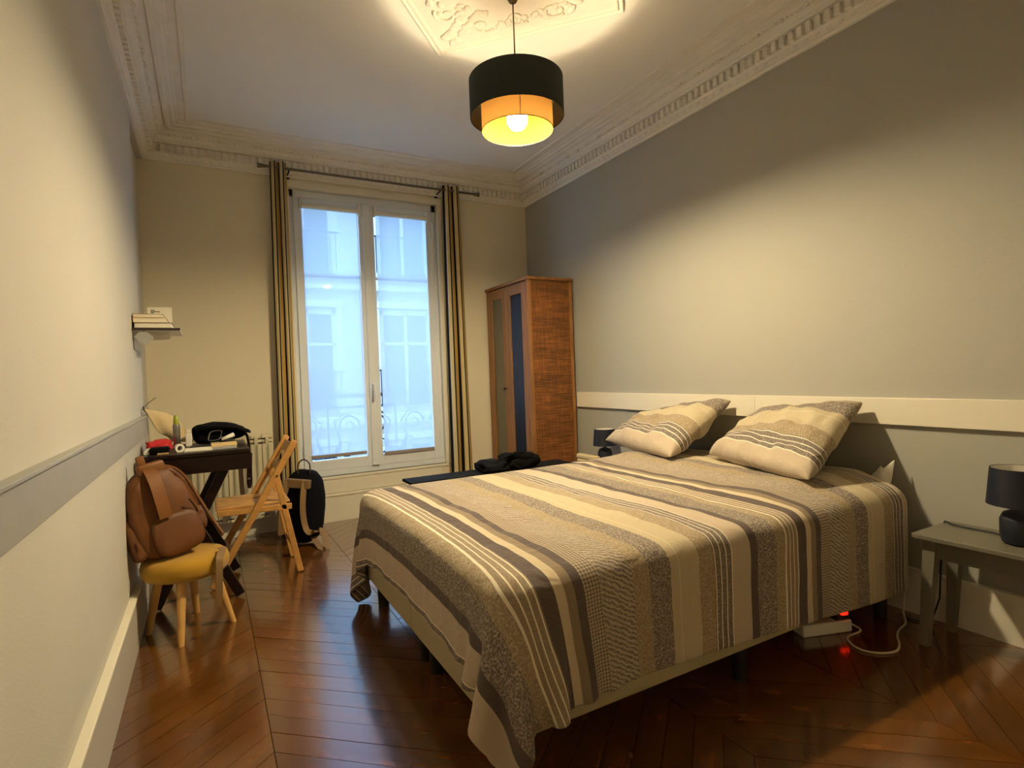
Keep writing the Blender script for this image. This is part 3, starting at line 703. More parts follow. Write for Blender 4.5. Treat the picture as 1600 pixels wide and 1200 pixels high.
# striped cover: cloth settled over the mattress (position based, stays in numpy)
def drape():
    h = .0235; ov, ovf = .245, .215
    xs = np.arange(BX0-.018-ovf, 2.60, h); ys = np.arange(BY0-.012-ov, BY1+.012+ov+.02, h)
    nx, ny = len(xs), len(ys); X, Y = np.meshgrid(xs, ys, indexing='ij')
    rs = np.random.RandomState(4)
    # the cover is longest at its two foot corners
    fx = np.clip((BX0+.02-X)/ovf, 0, 1)
    gx = np.clip((X-1.1)/1.3, 0, 1); Y = Y-np.clip((BY0-Y)/ov, 0, 1)*(.03+.075*gx)
    for sgn, ye in ((-1, BY0), (1, BY1)):
        fy = np.clip(sgn*(Y-ye)/ov, 0, 1); wx = np.exp(-((np.maximum(X-BX0, 0))/.10)**2); wy = np.exp(-((np.maximum(sgn*(ye-Y), 0))/.10)**2)
        kk = -.12 if sgn < 0 else .14; Y = Y+sgn*fy*ov*kk*wx; X = X-fx*ovf*kk*1.2*wy
    P = np.stack([X, Y, np.full_like(X, .60)], -1)
    P[..., 2] += .004*np.sin(X*9+Y*4)+.004*np.sin(Y*13-X*3)+rs.normal(0, .0006, X.shape)
    cf = np.clip((BX0-X)/ovf, 0, 1); cs = np.maximum(np.clip((BY0-Y)/ov, 0, 1), np.clip((Y-BY1)/ov, 0, 1))
    P[..., 2] -= .10*cf*cs*(1+np.sin(6*(cf-cs)))
    V = np.zeros_like(P); R0 = .055
    lo = np.array([BX0-.012, BY0-.012, -1.]); hi = np.array([3.2, BY1+.012, .567])
    cc, hf = (lo+hi)/2, (hi-lo)/2-R0
    pairs = []
    I = np.arange(nx*ny).reshape(nx, ny)
    def add(A, B, k):
        pairs.append((A.ravel(), B.ravel(), k))
    for p in (0, 1):
        add(I[p:-1:2, :], I[p+1::2, :][:I[p:-1:2, :].shape[0]], 1.); add(I[:, p:-1:2], I[:, p+1::2][:, :I[:, p:-1:2].shape[1]], 1.)
    for p in (0, 1):
        A = I[p:-1:2, :-1]; B = I[p+1::2, 1:][:A.shape[0]]; add(A[:, ::2], B[:, ::2], .45); add(A[:, 1::2], B[:, 1::2], .45)
        A = I[p:-1:2, 1:]; B = I[p+1::2, :-1][:A.shape[0]]; add(A[:, ::2], B[:, ::2], .45); add(A[:, 1::2], B[:, 1::2], .45)
    for p in range(4):
        A = I[p:-2:4, :]; B = I[p+2::4, :][:A.shape[0]]; add(A[:B.shape[0]], B, .10)
        A = I[:, p:-2:4]; B = I[:, p+2::4][:, :A.shape[1]]; add(A[:, :B.shape[1]], B, .10)
    P = P.reshape(-1, 3); V = V.reshape(-1, 3); P0 = P.copy(); cons = []
    Xf = np.stack([X, Y], -1).reshape(-1, 2)
    for a, b, k in pairs: cons.append((a, b, np.linalg.norm(Xf[a]-Xf[b], axis=1), k))
    dt = .016; headrow = I[-3:, :].ravel()
    for step in range(330):
        V[:, 2] -= 9.8*dt; V *= .985 if step < 240 else .93
        Q = P+V*dt
        for it in range(7):
            for a, b, L, k in cons:
                d = Q[b]-Q[a]; ln = np.sqrt((d*d).sum(1))+1e-9; c = (k*.5*(ln-L)/ln)[:, None]*d
                Q[a] += c; Q[b] -= c
            q = Q-cc; s = np.abs(q)-hf; m = np.maximum(s, 0); ln = np.sqrt((m*m).sum(1)); inner = np.minimum(s.max(1), 0); sd = ln+inner-R0
            hit = sd < .004
            if hit.any():
                n = np.zeros_like(q); o = ln > 1e-9; n[o] = np.sign(q[o])*m[o]/ln[o][:, None]
                ii = ~o; ax = s.argmax(1); n[ii, ax[ii]] = np.sign(q[ii, ax[ii]])
                Q[hit] += n[hit]*(.004-sd[hit])[:, None]
                mv = Q[hit]-P[hit]; tn = mv-n[hit]*(mv*n[hit]).sum(1)[:, None]
                Q[hit] -= tn*.55
            Q[:, 2] = np.maximum(Q[:, 2], .012)
        V = (Q-P)/dt; P = Q
    return P.reshape(nx, ny, 3), X, Y
P, X, Y = drape()
# soft quilting of the padded top
for i in range(P.shape[0]):
    for j in range(P.shape[1]):
        x, y, z = P[i, j]
        if z > .555:
            e = max(0, min(1, (min(x-BX0, y-BY0, BY1-y))/.18))
            hd = max(0, min(1, (x-1.75)/.55)); hd = hd*hd*(3-2*hd)
            P[i, j, 2] += e*(.010*noise.noise(Vector((x*3.2, y*3.2, 1)))+.007*noise.noise(Vector((x*9, y*9, 4)))+.014*hd*noise.noise(Vector((x*13, y*6, 2)))+.040*hd+.012)
        else:
            hem = max(0, 1-i/5.0) if y > BY0+.03 and y < BY1-.03 else 0
            P[i, j, 0] += .020*hem*noise.noise(Vector((y*11, 3, 0)))-.004*hem; P[i, j, 2] += .016*hem*noise.noise(Vector((y*13, 8, 0)))
            P[i, j, 0] += .004*noise.noise(Vector((x*14, y*14, z*8)))*(1 if x < BX0 else 0); P[i, j, 1] += .004*noise.noise(Vector((x*14, y*6, z*8+9)))*(1 if y < BY0 else 0)
UV = np.stack([X-.716, Y], -1)
cover = uv_mesh('duvet', P.tolist(), UV.tolist(), 'striped_linen', None, sub=1, solid=.007)
tag(cover, 'striped brown, tan and cream duvet cover spread over the bed', 'duvet')

# pillows
def pillow(c00, c10, c01, c11, thick, label, seed):
    """c00 bottom far, c10 bottom near, c01 top far, c11 top near"""
    c00, c10, c01, c11 = map(Vector, (c00, c10, c01, c11)); n = 30
    nn = (c10-c00).cross(c01-c00).normalized()
    if nn.x > 0: nn = -nn
    pts = {}; H = ((c01-c00).length+(c11-c10).length)/2; Wd = (c10-c00).length
    def pt(s, t, side):
        a, b2 = 2*s-1, 2*t-1
        pin = .06*(1-a*a)*(b2) ; pin2 = .05*(1-b2*b2)*a
        base = c00*(1-s)*(1-t)+c10*s*(1-t)+c01*(1-s)*t+c11*s*t
        base -= (c01-c00)*pin*.5*.6+(c10-c00)*pin2*.5*.6
        bl = ((1-a**4)*(1-b2**4))**.55
        w = noise.noise(Vector((s*3+seed, t*3, side)))*.034+noise.noise(Vector((s*7+seed+t*2, t*6, side)))*.024+noise.noise(Vector((s*15+seed, t*10, side)))*.010
        edge = (1-max(abs(a), abs(b2)))
        return base+nn*side*(thick*.5*bl+w*min(1, edge*5))
    vs, uv, fs = [], [], []
    idx = {}
    for side in (1, -1):
        for i in range(n+1):
            for j in range(n+1):
                if side == -1 and (i in (0, n) or j in (0, n)): idx[side, i, j] = idx[1, i, j]; continue
                s, t = i/n, j/n; idx[side, i, j] = len(vs); vs.append(tuple(pt(s, t, side))); uv.append((.86-t*H*.92, s*Wd))
    for side in (1, -1):
        for i in range(n):
            for j in range(n):
                q = (idx[side, i, j], idx[side, i+1, j], idx[side, i+1, j+1], idx[side, i, j+1]); fs.append(q if side == 1 else q[::-1])
    me = bpy.data.meshes.new('pillow'); me.from_pydata(vs, [], fs); ul = me.uv_layers.new(name='UVMap')
    for l in me.loops: ul.data[l.index].uv = uv[l.vertex_index]
    return tag(link('pillow', me, 'striped_linen', None, True, 1), label, 'pillow', 'striped pillows on the bed')
pillow((2.33, 2.985, .652), (2.16, 2.20, .640), (2.66, 2.82, .815), (2.665, 2.20, .925), .17, 'striped pillow at the wardrobe side of the bed', 1)
pillow((2.33, 2.10, .655), (2.13, 1.395, .640), (2.665, 2.03, .86), (2.66, 1.46, .935), .17, 'striped pillow at the side of the bed by the grey painted nightstand with white cord', 5)

# white sheet corner poking out
n = 14; P = []
for i in range(n+1):
    P.append([])
    for j in range(n+1):
        s, t = i/n, j/n; p = Vector((2.60+.05*s+.02*math.sin(t*7), 1.43-.09*t, .56+.11*s*(.5+.5*t)+.010*math.sin(9*t+5*s)))
        P[-1].append(p)
tag(uv_mesh('bed_sheet', P, [[(0, 0)]*(n+1)]*(n+1), 'sheet_white', solid=.006, sub=1), 'white sheet corner sticking up by the wall at the bed head', 'sheet')

# ================================================================== NIGHTSTANDS, LAMPS
def nightstand(x0, x1, y0, y1, zt, label):
    t = thing('nightstand', label, 'nightstand', ((x0+x1)/2, (y0+y1)/2, 0))
    MB().box(x0, x1, y0, y1, zt-.020, zt, .004).build('top', 'nightstand_paint', t)
    mb = MB(); i = .045
    mb.box(x0+i, x0+i+.016, y0+i, y1-i, zt-.095, zt-.020, .002); MB_ = mb.build('apron', 'nightstand_paint', t)
    MB().box(x1-i-.016, x1-i, y0+i, y1-i, zt-.095, zt-.020, .002).build('apron', 'nightstand_paint', t)
    for y in (y0+i, y1-i-.016): MB().box(x0+i, x1-i, y, y+.016, zt-.095, zt-.020, .002).build('apron', 'nightstand_paint', t)
    for x, sx in ((x0+.05, -1), (x1-.05, 1)):
        for y, sy in ((y0+.05, -1), (y1-.05, 1)):
            mb = MB(); a = Vector((x, y, zt-.02)); bq = Vector((x+sx*.012, y+sy*.028, 0)); rs = []
            for q in range(5):
                f = q/4; c = a.lerp(bq, f); w = .021-.008*max(0, f-.2)
                if q == 4: c = bq
                rs.append([c+Vector((dx*w, dy*w, 0)) for dx, dy in ((-1, -1), (1, -1), (1, 1), (-1, 1))])
            mb.rings(rs).build('leg', 'nightstand_paint', t)
    return t
nightstand(2.385, 2.675, .62, 1.150, .445, 'grey painted nightstand with splayed legs beside a loose white cord')
nightstand(2.385, 2.675, 2.98, 3.46, .445, 'grey painted nightstand between the bed and the wardrobe')
def table_lamp(x, y, zt, s, label):
    t = thing('table_lamp', label, 'lamp', (x, y, zt))
    MB().lathe([(.040*s, 0), (.050*s, .006*s), (.056*s, .03*s), (.056*s, .085*s), (.046*s, .108*s), (.026*s, .118*s), (.014*s, .122*s), (.012*s, .15*s)], (x, y, zt), 28).build('base', 'navy', t, smooth='auto')
    mb = MB(); mb.lathe([(.092*s, .138*s), (.080*s, .268*s), (.078*s, .268*s), (.090*s, .138*s), (.092*s, .138*s)], (x, y, zt), 36, False, False); sh = mb.build('lamp_shade', 'navy', t, smooth='auto')
    mb = MB(); mb.lathe([(.0885*s, .140*s), (.0768*s, .267*s)], (x, y, zt), 36, False, False); mb.build('lining', 'sheet_white', sh, smooth=True)
    mb = MB()
    for k in range(3): mb.tube([(x, y, zt+.235*s), (x+.078*s*math.cos(k*2.09), y+.078*s*math.sin(k*2.09), zt+.245*s)], .0015, 5)
    mb.build('shade_ring', 'steel', t)
    MB().lathe([(.012*s, .15*s), (.012*s, .19*s), (.022*s, .215*s), (.022*s, .235*s), (.008*s, .25*s)], (x, y, zt), 14).build('bulb', 'white_plastic', t, smooth='auto')
    return t
tl = table_lamp(2.53, .865, .446, 1.02, 'navy blue table lamp with its cord trailing over the nightstand edge')
MB().tube([(2.56, .90, .452), (2.60, .97, .450), (2.60, 1.05, .450), (2.595, 1.10, .453), (2.62, 1.135, .455), (2.645, 1.16, .42), (2.648, 1.165, .28), (2.64, 1.17, .12), (2.63, 1.20, .005), (2.60, 1.28, .005)], .0035, 8).build('power_cord', 'cord_black', tl, smooth='auto')
table_lamp(2.535, 3.24, .446, .93, 'navy blue table lamp standing near the rattan wardrobe')
# folded beige cloth on far nightstand
mb = MB(); mb.box(2.39, 2.435, 3.16, 3.40, .445, .475, .010, seg=3); mb.box(2.392, 2.44, 3.17, 3.41, .475, .512, .012, M=None, seg=3)
tag(mb.build('folded_cloth', 'beige_cloth', smooth=True), 'folded beige cloth on the nightstand between bed and wardrobe', 'cloth')
# socket strip with red switch
ps = thing('power_strip', 'white power strip with glowing red switch under the bed edge', 'power strip', (2.2, 1.40, 0))
M = Matrix.Translation((2.205, 1.405, 0)) @ Matrix.Rotation(math.radians(-18), 4, 'Z')
MB().box(-.115, .115, -.032, .032, 0, .050, .006, M).build('body', 'white_plastic', ps)
MB().box(.045, .105, -.026, .026, .048, .074, .006, M).build('plug', 'dark_grey_plastic', ps)
MB().box(.068, .100, -.030, -.012, .070, .084, .004, M).build('switch', 'red_glow', ps)
pts = [at(*q, 2, .005) for q in ((1345, 985), (1325, 995), (1331, 1007), (1348, 1016), (1368, 1020), (1388, 1020), (1402, 1016), (1405, 1006), (1402, 994), (1405, 984), (1415, 973))]
pts = [Vector((2.33, 1.37, .02))]+pts+[Vector((2.60, 1.29, .03)), Vector((2.64, 1.30, .12)), Vector((2.672, 1.30, .17))]
def smooth_path(pts, n=5):
    out = []
    for i in range(len(pts)-1):
        p0, p1, p2, p3 = pts[max(i-1, 0)], pts[i], pts[i+1], pts[min(i+2, len(pts)-1)]
        for k in range(n):
            t = k/n; out.append(.5*((2*p1)+(p2-p0)*t+(2*p0-5*p1+4*p2-p3)*t*t+(3*p1-p0-3*p2+p3)*t**3))
    out.append(pts[-1]); return out
tag(MB().tube(smooth_path(pts), .0042, 8).build('extension_cord', 'cord_white', smooth=True), 'white cord looping over the dark floor beside the nightstand', 'cord')

# ================================================================== LOW BLACK TABLE AND BAG BEHIND THE BED
lt = thing('low_table', 'low black table between the bed and the window', 'table', (1.5, 3.08, 0))
MB().box(.955, 2.02, 2.93, 3.10, .530, .545, .003).build('top', 'black_table', lt)
for x in (1.0, 1.97):
    for y in (2.94, 3.06): MB().box(x, x+.03, y, y+.03, 0, .530, .003).build('leg', 'black_table', lt)
MB().box(1.08, 1.97, 3.07, 3.08, .49, .530).build('apron', 'black_table', lt)
def lump(name, mt, c, sz, label, cat, seed, amp=.25, n=22, flat=True, parent=None):
    mb = MB(); bmesh.ops.create_icosphere(mb.bm, subdivisions=4, radius=1)
    for v in mb.bm.verts:
        p = v.co.copy(); d = 1+amp*noise.noise(p*1.3+Vector((seed, 0, 0)))+amp*.4*noise.noise(p*3.5+Vector((0, seed, 0)))
        # squarish
        q = Vector([math.copysign(abs(a)**.7, a) for a in p])
        q = q*d; v.co = Vector((c[0]+q.x*sz[0], c[1]+q.y*sz[1], c[2]+q.z*sz[2]))
        if flat and v.co.z < c[2]-sz[2]*.8: v.co.z = c[2]-sz[2]*.8
    o = mb.build(name, mt, parent, smooth=True)
    return tag(o, label, cat) if label else o
hb = thing('holdall', 'black soft bag slumped on the low black table', 'bag', (1.60, 3.0, .545))
lump('body', 'black_cloth', (1.66, 3.00, .587), (.125, .09, .052), '', '', 2.2, .3, parent=hb)
lump('side_pocket', 'navy_cloth', (1.48, 2.99, .575), (.09, .085, .037), '', '', 6.1, .3, parent=hb)
MB().strap([(1.40, 2.95, .55), (1.46, 2.93, .60), (1.54, 2.93, .63), (1.64, 2.94, .65), (1.72, 2.95, .62)], .03, .006, (0, 1, 0)).build('strap', 'black_cloth', hb, smooth='auto')

# ================================================================== DESK
dk = thing('folding_desk', 'small dark brown folding table with crossed legs', 'table', (-.08, 3.5, 0))
dx0, dx1, dy0, dy1, dz = XL+.032, .178, 3.22, 3.79, .785
MB().box(dx0, dx1, dy0, dy1, dz-.022, dz, .004).build('tabletop', 'desk_wood', dk)
MB().box(dx0+.004, dx1+.006, dy0+.004, dy0+.024, dz-.105, dz-.020, .003).build('apron', 'desk_wood', dk)
MB().box(dx0+.004, dx1+.006, dy1-.024, dy1-.004, dz-.105, dz-.020, .003).build('apron', 'desk_wood', dk)
MB().box(dx1-.012, dx1+.006, dy0+.02, dy1-.02, dz-.105, dz-.020, .003).build('apron', 'desk_wood', dk)
for y in (dy0+.050, dy1-.060):
    MB().bar((.105, y, 0.012), (-.25, y, dz-.03), .026, .046, .003, (1, 0, .5)).build('leg', 'desk_wood', dk)
    y2 = y+.030; MB().bar((-.275, y2, 0.012), (.092, y2, dz-.03), .026, .046, .003, (-1, 0, .5)).build('leg', 'desk_wood', dk)
MB().bar((-.20, dy0+.05, .66), (-.20, dy1-.06, .66), .02, .03, .002).build('stretcher', 'desk_wood', dk)

# ------------------------------------------------------------------ things on the desk
can = thing('spray_can', 'slim silver spray can with yellow-green cap on the desk', 'can', (-.165, 3.60, dz))
MB().lathe([(.016, 0), (.018, .003), (.018, .122), (.015, .130)], (-.165, 3.60, dz), 20).build('body', 'steel', can, smooth='auto')
MB().lathe([(.0145, .129), (.0145, .142), (.011, .176), (.008, .180)], (-.165, 3.60, dz), 16).build('cap', 'green_plastic', can, smooth='auto')
bt = thing('lotion_bottle', 'small white flat bottle beside the black pouch on the desk', 'bottle', (-.108, 3.60, dz))
MB().box(-.124, -.093, 3.592, 3.612, dz, dz+.075, .005).build('body', 'white_plastic', bt); MB().box(-.119, -.098, 3.594, 3.610, dz+.075, dz+.098, .003).build('cap', 'paper', bt)
# black toiletry bag: two soft halves with flap, straps falling off the desk edge
tb = thing('messenger_bag', 'black bag lying on the desk with a strap hanging down', 'bag', (.04, 3.62, dz))
def softbox(c, sz, ex=.45, top=None, seed=0, amp=.05, mat_='black_cloth', name='body', parent=None, sub=4, M=None):
    mb = MB(); bmesh.ops.create_icosphere(mb.bm, subdivisions=sub, radius=1)
    for v in mb.bm.verts:
        p = v.co; q = Vector([math.copysign(abs(a)**ex, a) for a in p]); q *= 1+amp*noise.noise(p*2+Vector((seed, 0, 0)))
        w = Vector((q.x*sz[0], q.y*sz[1], q.z*sz[2]))
        if top: w = top(w)
        v.co = (M @ w if M is not None else w)+Vector(c)
    return mb.build(name, mat_, parent, smooth=True)
softbox((.045, 3.675, dz+.062), (.138, .075, .062), .5, lambda w: Vector((w.x, w.y, w.z*(1.0-.45*max(0, w.x/.138)-.1*max(0, -w.x/.138)))), 1, .10, parent=tb)
softbox((.065, 3.625, dz+.086), (.140, .060, .012), .45, lambda w: Vector((w.x, w.y, w.z+.012-.13*w.x-1.1*w.x*w.x)), 4, .10, parent=tb, name='flap')
MB().strap(smooth_path([Vector(p) for p in ((.165, 3.64, dz+.07), (.190, 3.63, dz+.03), (.196, 3.62, dz-.04), (.190, 3.60, dz-.12), (.182, 3.585, dz-.22), (.186, 3.57, dz-.262), (.194, 3.56, dz-.23), (.196, 3.55, dz-.14), (.200, 3.54, dz-.06))]), .020, .004, (.6, -.8, 0)).build('strap', 'dark_strap', tb, smooth='auto')
MB().box(.176, .206, 3.555, 3.561, dz-.215, dz-.207, .002).build('buckle', 'steel', tb)
MB().strap([(.150, 3.70, dz-.10), (.150, 3.70, dz-.2), (.152, 3.70, dz-.28), (.155, 3.70, dz-.325)], .026, .004, (1, 0, 0)).build('strap', 'dark_strap', tb)
lump('red_scarf', 'red_cloth', (-.245, 3.60, dz+.022), (.060, .07, .028), 'crumpled red cloth on the corner of the desk', 'cloth', 3.3, .35)
MB_ = MB().box(-.275, -.190, 3.32, 3.42, dz, dz+.030, .006, seg=3); tag(MB_.build('wallet', 'black_cloth', smooth='auto'), 'thick black wallet on the front of the desk', 'wallet')
MB_ = MB().box(-.238, -.190, 3.275, 3.300, dz, dz+.008, .002); tag(MB_.build('pen_case', 'tan_cover'), 'small tan stick lying in front of the black wallet', 'pencil case')
MB_ = MB().box(-.30, -.285+.02, 3.33, 3.52, dz, dz+.016, .002); tag(MB_.build('envelope_pile', 'paper'), 'small pile of papers on the desk against the wall', 'papers')
mb = MB(); mb.lathe([(.013, -.010), (.022, -.010), (.022, .010), (.013, .010), (.013, -.010)], (0, 0, 0), 24, False, False, M=Matrix.Translation((-.145, 3.345, dz+.020)) @ Matrix.Rotation(math.pi/2, 4, 'X') @ Matrix.Rotation(.4, 4, 'Y')); tag(mb.build('tape_roll', 'white_plastic', smooth='auto'), 'small white roll of tape standing on the desk', 'tape roll')
MB_ = MB().box(-.122, .005, 3.29, 3.42, dz, dz+.009, .002); tag(MB_.build('notebook', 'paper'), 'thin white notebook lying on the desk', 'notebook')
MB_ = MB().box(-.10, .00, 3.43, 3.53, dz, dz+.012, .003); tag(MB_.build('phone', 'dark_grey_plastic'), 'flat black case on the desk behind the notebook', 'case')
bk = thing('paperback', 'thin grey paperback on the desk under a cream booklet', 'book', (.066, 3.36, dz))
MB().box(.006, .120, 3.30, 3.44, dz, dz+.010, .001).build('cover', 'grey_trim', bk)
MB_ = MB().box(.000, .124, 3.35, 3.47, dz+.0105, dz+.022, .002); tag(MB_.build('booklet', 'cream_cover'), 'cream booklet on top of a grey paperback on the desk', 'book')
g = thing('eyeglasses', 'silver framed glasses propped against the black bag', 'glasses', (.04, 3.51, dz+.02))
for cx in (.022, ):
    pts = [Vector((cx+.030*math.copysign(abs(math.cos(a))**.5, math.cos(a))+.012*math.sin(a), 3.535+.012*math.sin(a), dz+.056+.026*math.copysign(abs(math.sin(a))**.5, math.sin(a)))) for a in [k*2*math.pi/24 for k in range(25)]]
    MB().tube(pts, .0028, 6).build('rim', 'steel', g, smooth=True)
MB().tube([(.05, 3.53, dz+.05), (.075, 3.52, dz+.03), (.03, 3.46, dz+.026), (-.005, 3.44, dz+.026)], .002, 6).build('temple', 'steel', g)
gc = thing('razor', 'white and blue shaver lying on the booklet', 'shaver', (.10, 3.50, dz+.02))
MB().tube([(.055, 3.49, dz+.035), (.085, 3.50, dz+.046), (.115, 3.51, dz+.056)], .009, 10, .013).build('body', 'white_plastic', gc, smooth=True)
MB().box(.060, .118, 3.47, 3.50, dz+.0225, dz+.033, .003).build('cradle', 'dark_grey_plastic', gc)

# beige tote hanging in the corner behind the desk
n = 24; P = []
top0, top1 = Vector((XL+.004, 3.70, 1.010)), Vector((XL+.07, 3.80, .985)); bot0, bot1 = Vector((-.20, 3.80, .800)), Vector((-.085, 3.80, .790))
for i in range(n+1):
    P.append([])
    for j in range(n+1):
        s, t = i/n, j/n
        a = top0.lerp(bot0, t); b2 = top1.lerp(bot1, t); p = a.lerp(b2, s)
        p.y += .020*math.sin(6*s+3*t)*t; p.z += .05*math.sin(math.pi*t)*s+.012*math.sin(9*t)*(1-s)-.02*math.sin(math.pi*t)*(1-s); P[-1].append(p)
tote = thing('tote_bag', 'beige canvas tote bag hanging in the corner behind the desk', 'bag', (XL+.06, 3.78, .79))
uv_mesh('canvas', P, [[(0, 0)]*(n+1)]*(n+1), 'beige_cloth', tote, sub=1, solid=.008)
MB().strap([(XL+.012, 3.70, 1.012), (XL+.03, 3.74, .97), (XL+.07, 3.78, .90), (XL+.14, 3.80, .82), (XL+.17, 3.80, .79)], .03, .004, (0, 1, .2)).build('handle', 'dark_cover', tote)
MB().tube([(XL+.012, 3.70, 1.012), (XL+.03, 3.76, 1.035), (XL+.065, 3.82, 1.065)], .002, 6).build('drawstring', 'dark_strap', tote)

# ================================================================== SHELF
sh = thing('wall_shelf', 'small white wall shelf with a dark edge above the desk', 'shelf', (-.23, 3.65, 1.43))
MB().box(XL, -.120, 3.455, 3.84, 1.424, 1.436, .002).build('board', 'white_trim', sh)
MB().box(XL+.002, -.119, 3.450, 3.455, 1.424, 1.437).build('front_edge', 'dark_cover', sh)
mb = MB(); mb.box(XL, XL+.006, 3.50, 3.80, 1.33, 1.424, .002); mb.box(XL+.006, -.17, 3.62, 3.626, 1.385, 1.424, .001); mb.build('bracket', 'white_trim', sh)
mb = MB(); mb.box(-.034, .034, -.002, .002, -.034, .034, .001, M=Matrix.Translation((-.282, 3.462, 1.388)) @ Matrix.Rotation(math.pi/4, 4, 'Y') @ Matrix.Diagonal((1.0, 1, .9, 1))); mb.build('corner_plate', 'grey_trim', sh)
def book(name, x0, x1, y0, y1, z0, z1, cover, label):
    t = thing(name, label, 'book', ((x0+x1)/2, (y0+y1)/2, z0), 'books on the wall shelf'); th = .0025
    MB().box(x0, x1, y0, y1, z0, z0+th).build('cover', cover, t); MB().box(x0, x1, y0, y1, z1-th, z1).build('cover', cover, t)
    MB().box(x0, x0+th, y0, y1, z0, z1).build('spine', cover, t)
    MB().box(x0+th, x1-.003, y0+.003, y1-.003, z0+th, z1-th).build('pages', 'paper', t)
book('hardback_book', XL+.010, -.155, 3.462, 3.70, 1.4365, 1.4655, 'dark_cover', 'dark brown hardback book at the bottom of the shelf stack')
book('paperback_book', XL+.006, -.180, 3.466, 3.68, 1.466, 1.492, 'cream_cover', 'thick cream paperback on top of the dark hardback on the shelf')
book('paperback_book', XL+.006, -.195, 3.466, 3.66, 1.4925, 1.512, 'tan_cover', 'thin tan paperback at the top of the shelf stack')
cd_ = thing('card', 'white printed card standing behind the books on the shelf', 'card', (-.225, 3.72, 1.437))
MB().box(-.285, -.165, 3.722, 3.728, 1.437, 1.578, .001).build('sheet', 'paper', cd_)
mb = MB()
for k, (w, zz) in enumerate(((.022, 1.560), (.044, 1.553), (.018, 1.546))): mb.box(-.268, -.268+w, 3.7212, 3.722, zz-.002, zz+.002)
mb.build('print', 'dark_grey_plastic', cd_)

# ================================================================== STOOL
sx, sy = -.125, 2.975
so_ = thing('stool', 'round mustard yellow upholstered stool with four beech legs', 'stool', (sx, sy, 0))
R = .178
prof = [(.02, .262), (R-.03, .262), (R-.008, .270), (R, .290), (R+.002, .315), (R-.004, .338), (R-.022, .352), (R-.06, .358), (.02, .361)]
MB().lathe(prof, (sx, sy, 0), 48).build('seat', 'mustard', so_, smooth=True)
for k in range(4):
    a = [at(283, 1010, 2, 0), at(365, 971, 2, 0), at(225, 993, 2, 0), at(308, 957, 2, 0)][k]
    d = Vector((a.x-sx, a.y-sy, 0)); tpt = Vector((sx, sy, .268))+d*.60; mb = MB()
    if a.x < XL+.05: a.x = XL+.05
    rs = []
    for q in range(2):
        c = (tpt, Vector((a.x, a.y, 0)))[q]; r = (.021, .0125)[q]; rs.append([c+Vector((r*math.cos(2*math.pi*i/16), r*math.sin(2*math.pi*i/16), 0)) for i in range(16)])
    mb.rings(rs).build('leg', 'beech', so_, smooth='auto')

# ================================================================== BROWN LEATHER BACKPACK on the stool
bp = thing('leather_backpack', 'brown leather backpack resting upright on the yellow stool', 'backpack', (-.17, 2.97, .36))
Mb = Matrix.Translation((-.170, 2.965, .362)) @ Matrix.Rotation(math.radians(-10), 4, 'Y') @ Matrix.Rotation(math.radians(24), 4, 'Z') @ Matrix.Diagonal((1, 1, 1.16, 1))
def pack(mb, w, d, h, ex=.55, sub=4, taper=.28, seed=0, z0=0, rnd=1):
    bmesh.ops.create_icosphere(mb.bm, subdivisions=sub, radius=1)
    for v in mb.bm.verts:
        p = v.co; q = Vector([math.copysign(abs(a)**ex, a) for a in p]); f = (q.z+1)/2; f = max(0, min(1, f))
        tw = 1-taper*max(0, f-.45)**1.4*2.0
        v.co = Vector((q.x*w/2*tw, q.y*d/2*(1-.35*f), z0+f*h))+Vector((0, .02*f, 0))*rnd+Vector([.006*noise.noise(p*3+Vector((seed, k*7, 0))) for k in range(3)])
    return mb
mb = pack(MB(), .285, .15, .345); mb.build('body', 'brown_leather', bp, smooth=True, M=Mb)
mb = MB(); pack(mb, .205, .055, .155, .5, 3, .05, 3); bmesh.ops.transform(mb.bm, matrix=Matrix.Translation((.02, -.070, .010)), verts=mb.bm.verts); mb.build('front_pocket', 'brown_leather', bp, smooth=True, M=Mb)
mb = MB(); pack(mb, .06, .075, .165, .6, 3, .1, 5); bmesh.ops.transform(mb.bm, matrix=Matrix.Translation((-.135, -.02, .02)), verts=mb.bm.verts); mb.build('side_pocket', 'brown_leather', bp, smooth=True, M=Mb)
mb = MB(); pack(mb, .05, .06, .10, .7, 3, .1, 8); bmesh.ops.transform(mb.bm, matrix=Matrix.Translation((.135, -.03, .06)), verts=mb.bm.verts); mb.build('side_pocket', 'brown_leather', bp, smooth=True, M=Mb)
mb = MB(); mb.strap(smooth_path([Vector(p) for p in ((-.02, -.083, .16), (-.02, -.078, .235), (-.018, -.060, .30), (-.015, -.02, .345), (-.015, .02, .352))]), .052, .006, (1, 0, 0)); mb.build('front_band', 'brown_leather_pale', bp, smooth='auto', M=Mb)
mb = MB(); mb.box(-.055, .055, -.012, .03, .325, .372, .012, seg=3); mb.build('top_flap', 'brown_leather_pale', bp, smooth=True, M=Mb)
mb = MB(); mb.box(-.048, -.014, .004, .016, .36, .405, .005, seg=3); mb.build('grab_handle', 'brown_leather_pale', bp, smooth=True, M=Mb)
mb = MB(); mb.strap(smooth_path([Vector(p) for p in ((.050, .045, .345), (.105, .05, .325), (.145, .05, .27), (.170, .045, .19), (.195, .02, .09), (.212, -.01, .02), (.216, -.02, -.0))]), .034, .008, (0, 1, .1)); mb.build('shoulder_strap', 'brown_leather_pale', bp, smooth='auto', M=Mb)
mb = MB(); mb.strap(smooth_path([Vector(p) for p in ((.050, .005, .330), (.085, -.01, .305), (.118, -.015, .24), (.140, -.01, .17), (.150, 0, .10))]), .030, .008, (0, 1, .1)); mb.build('shoulder_strap', 'brown_leather', bp, smooth='auto', M=Mb)
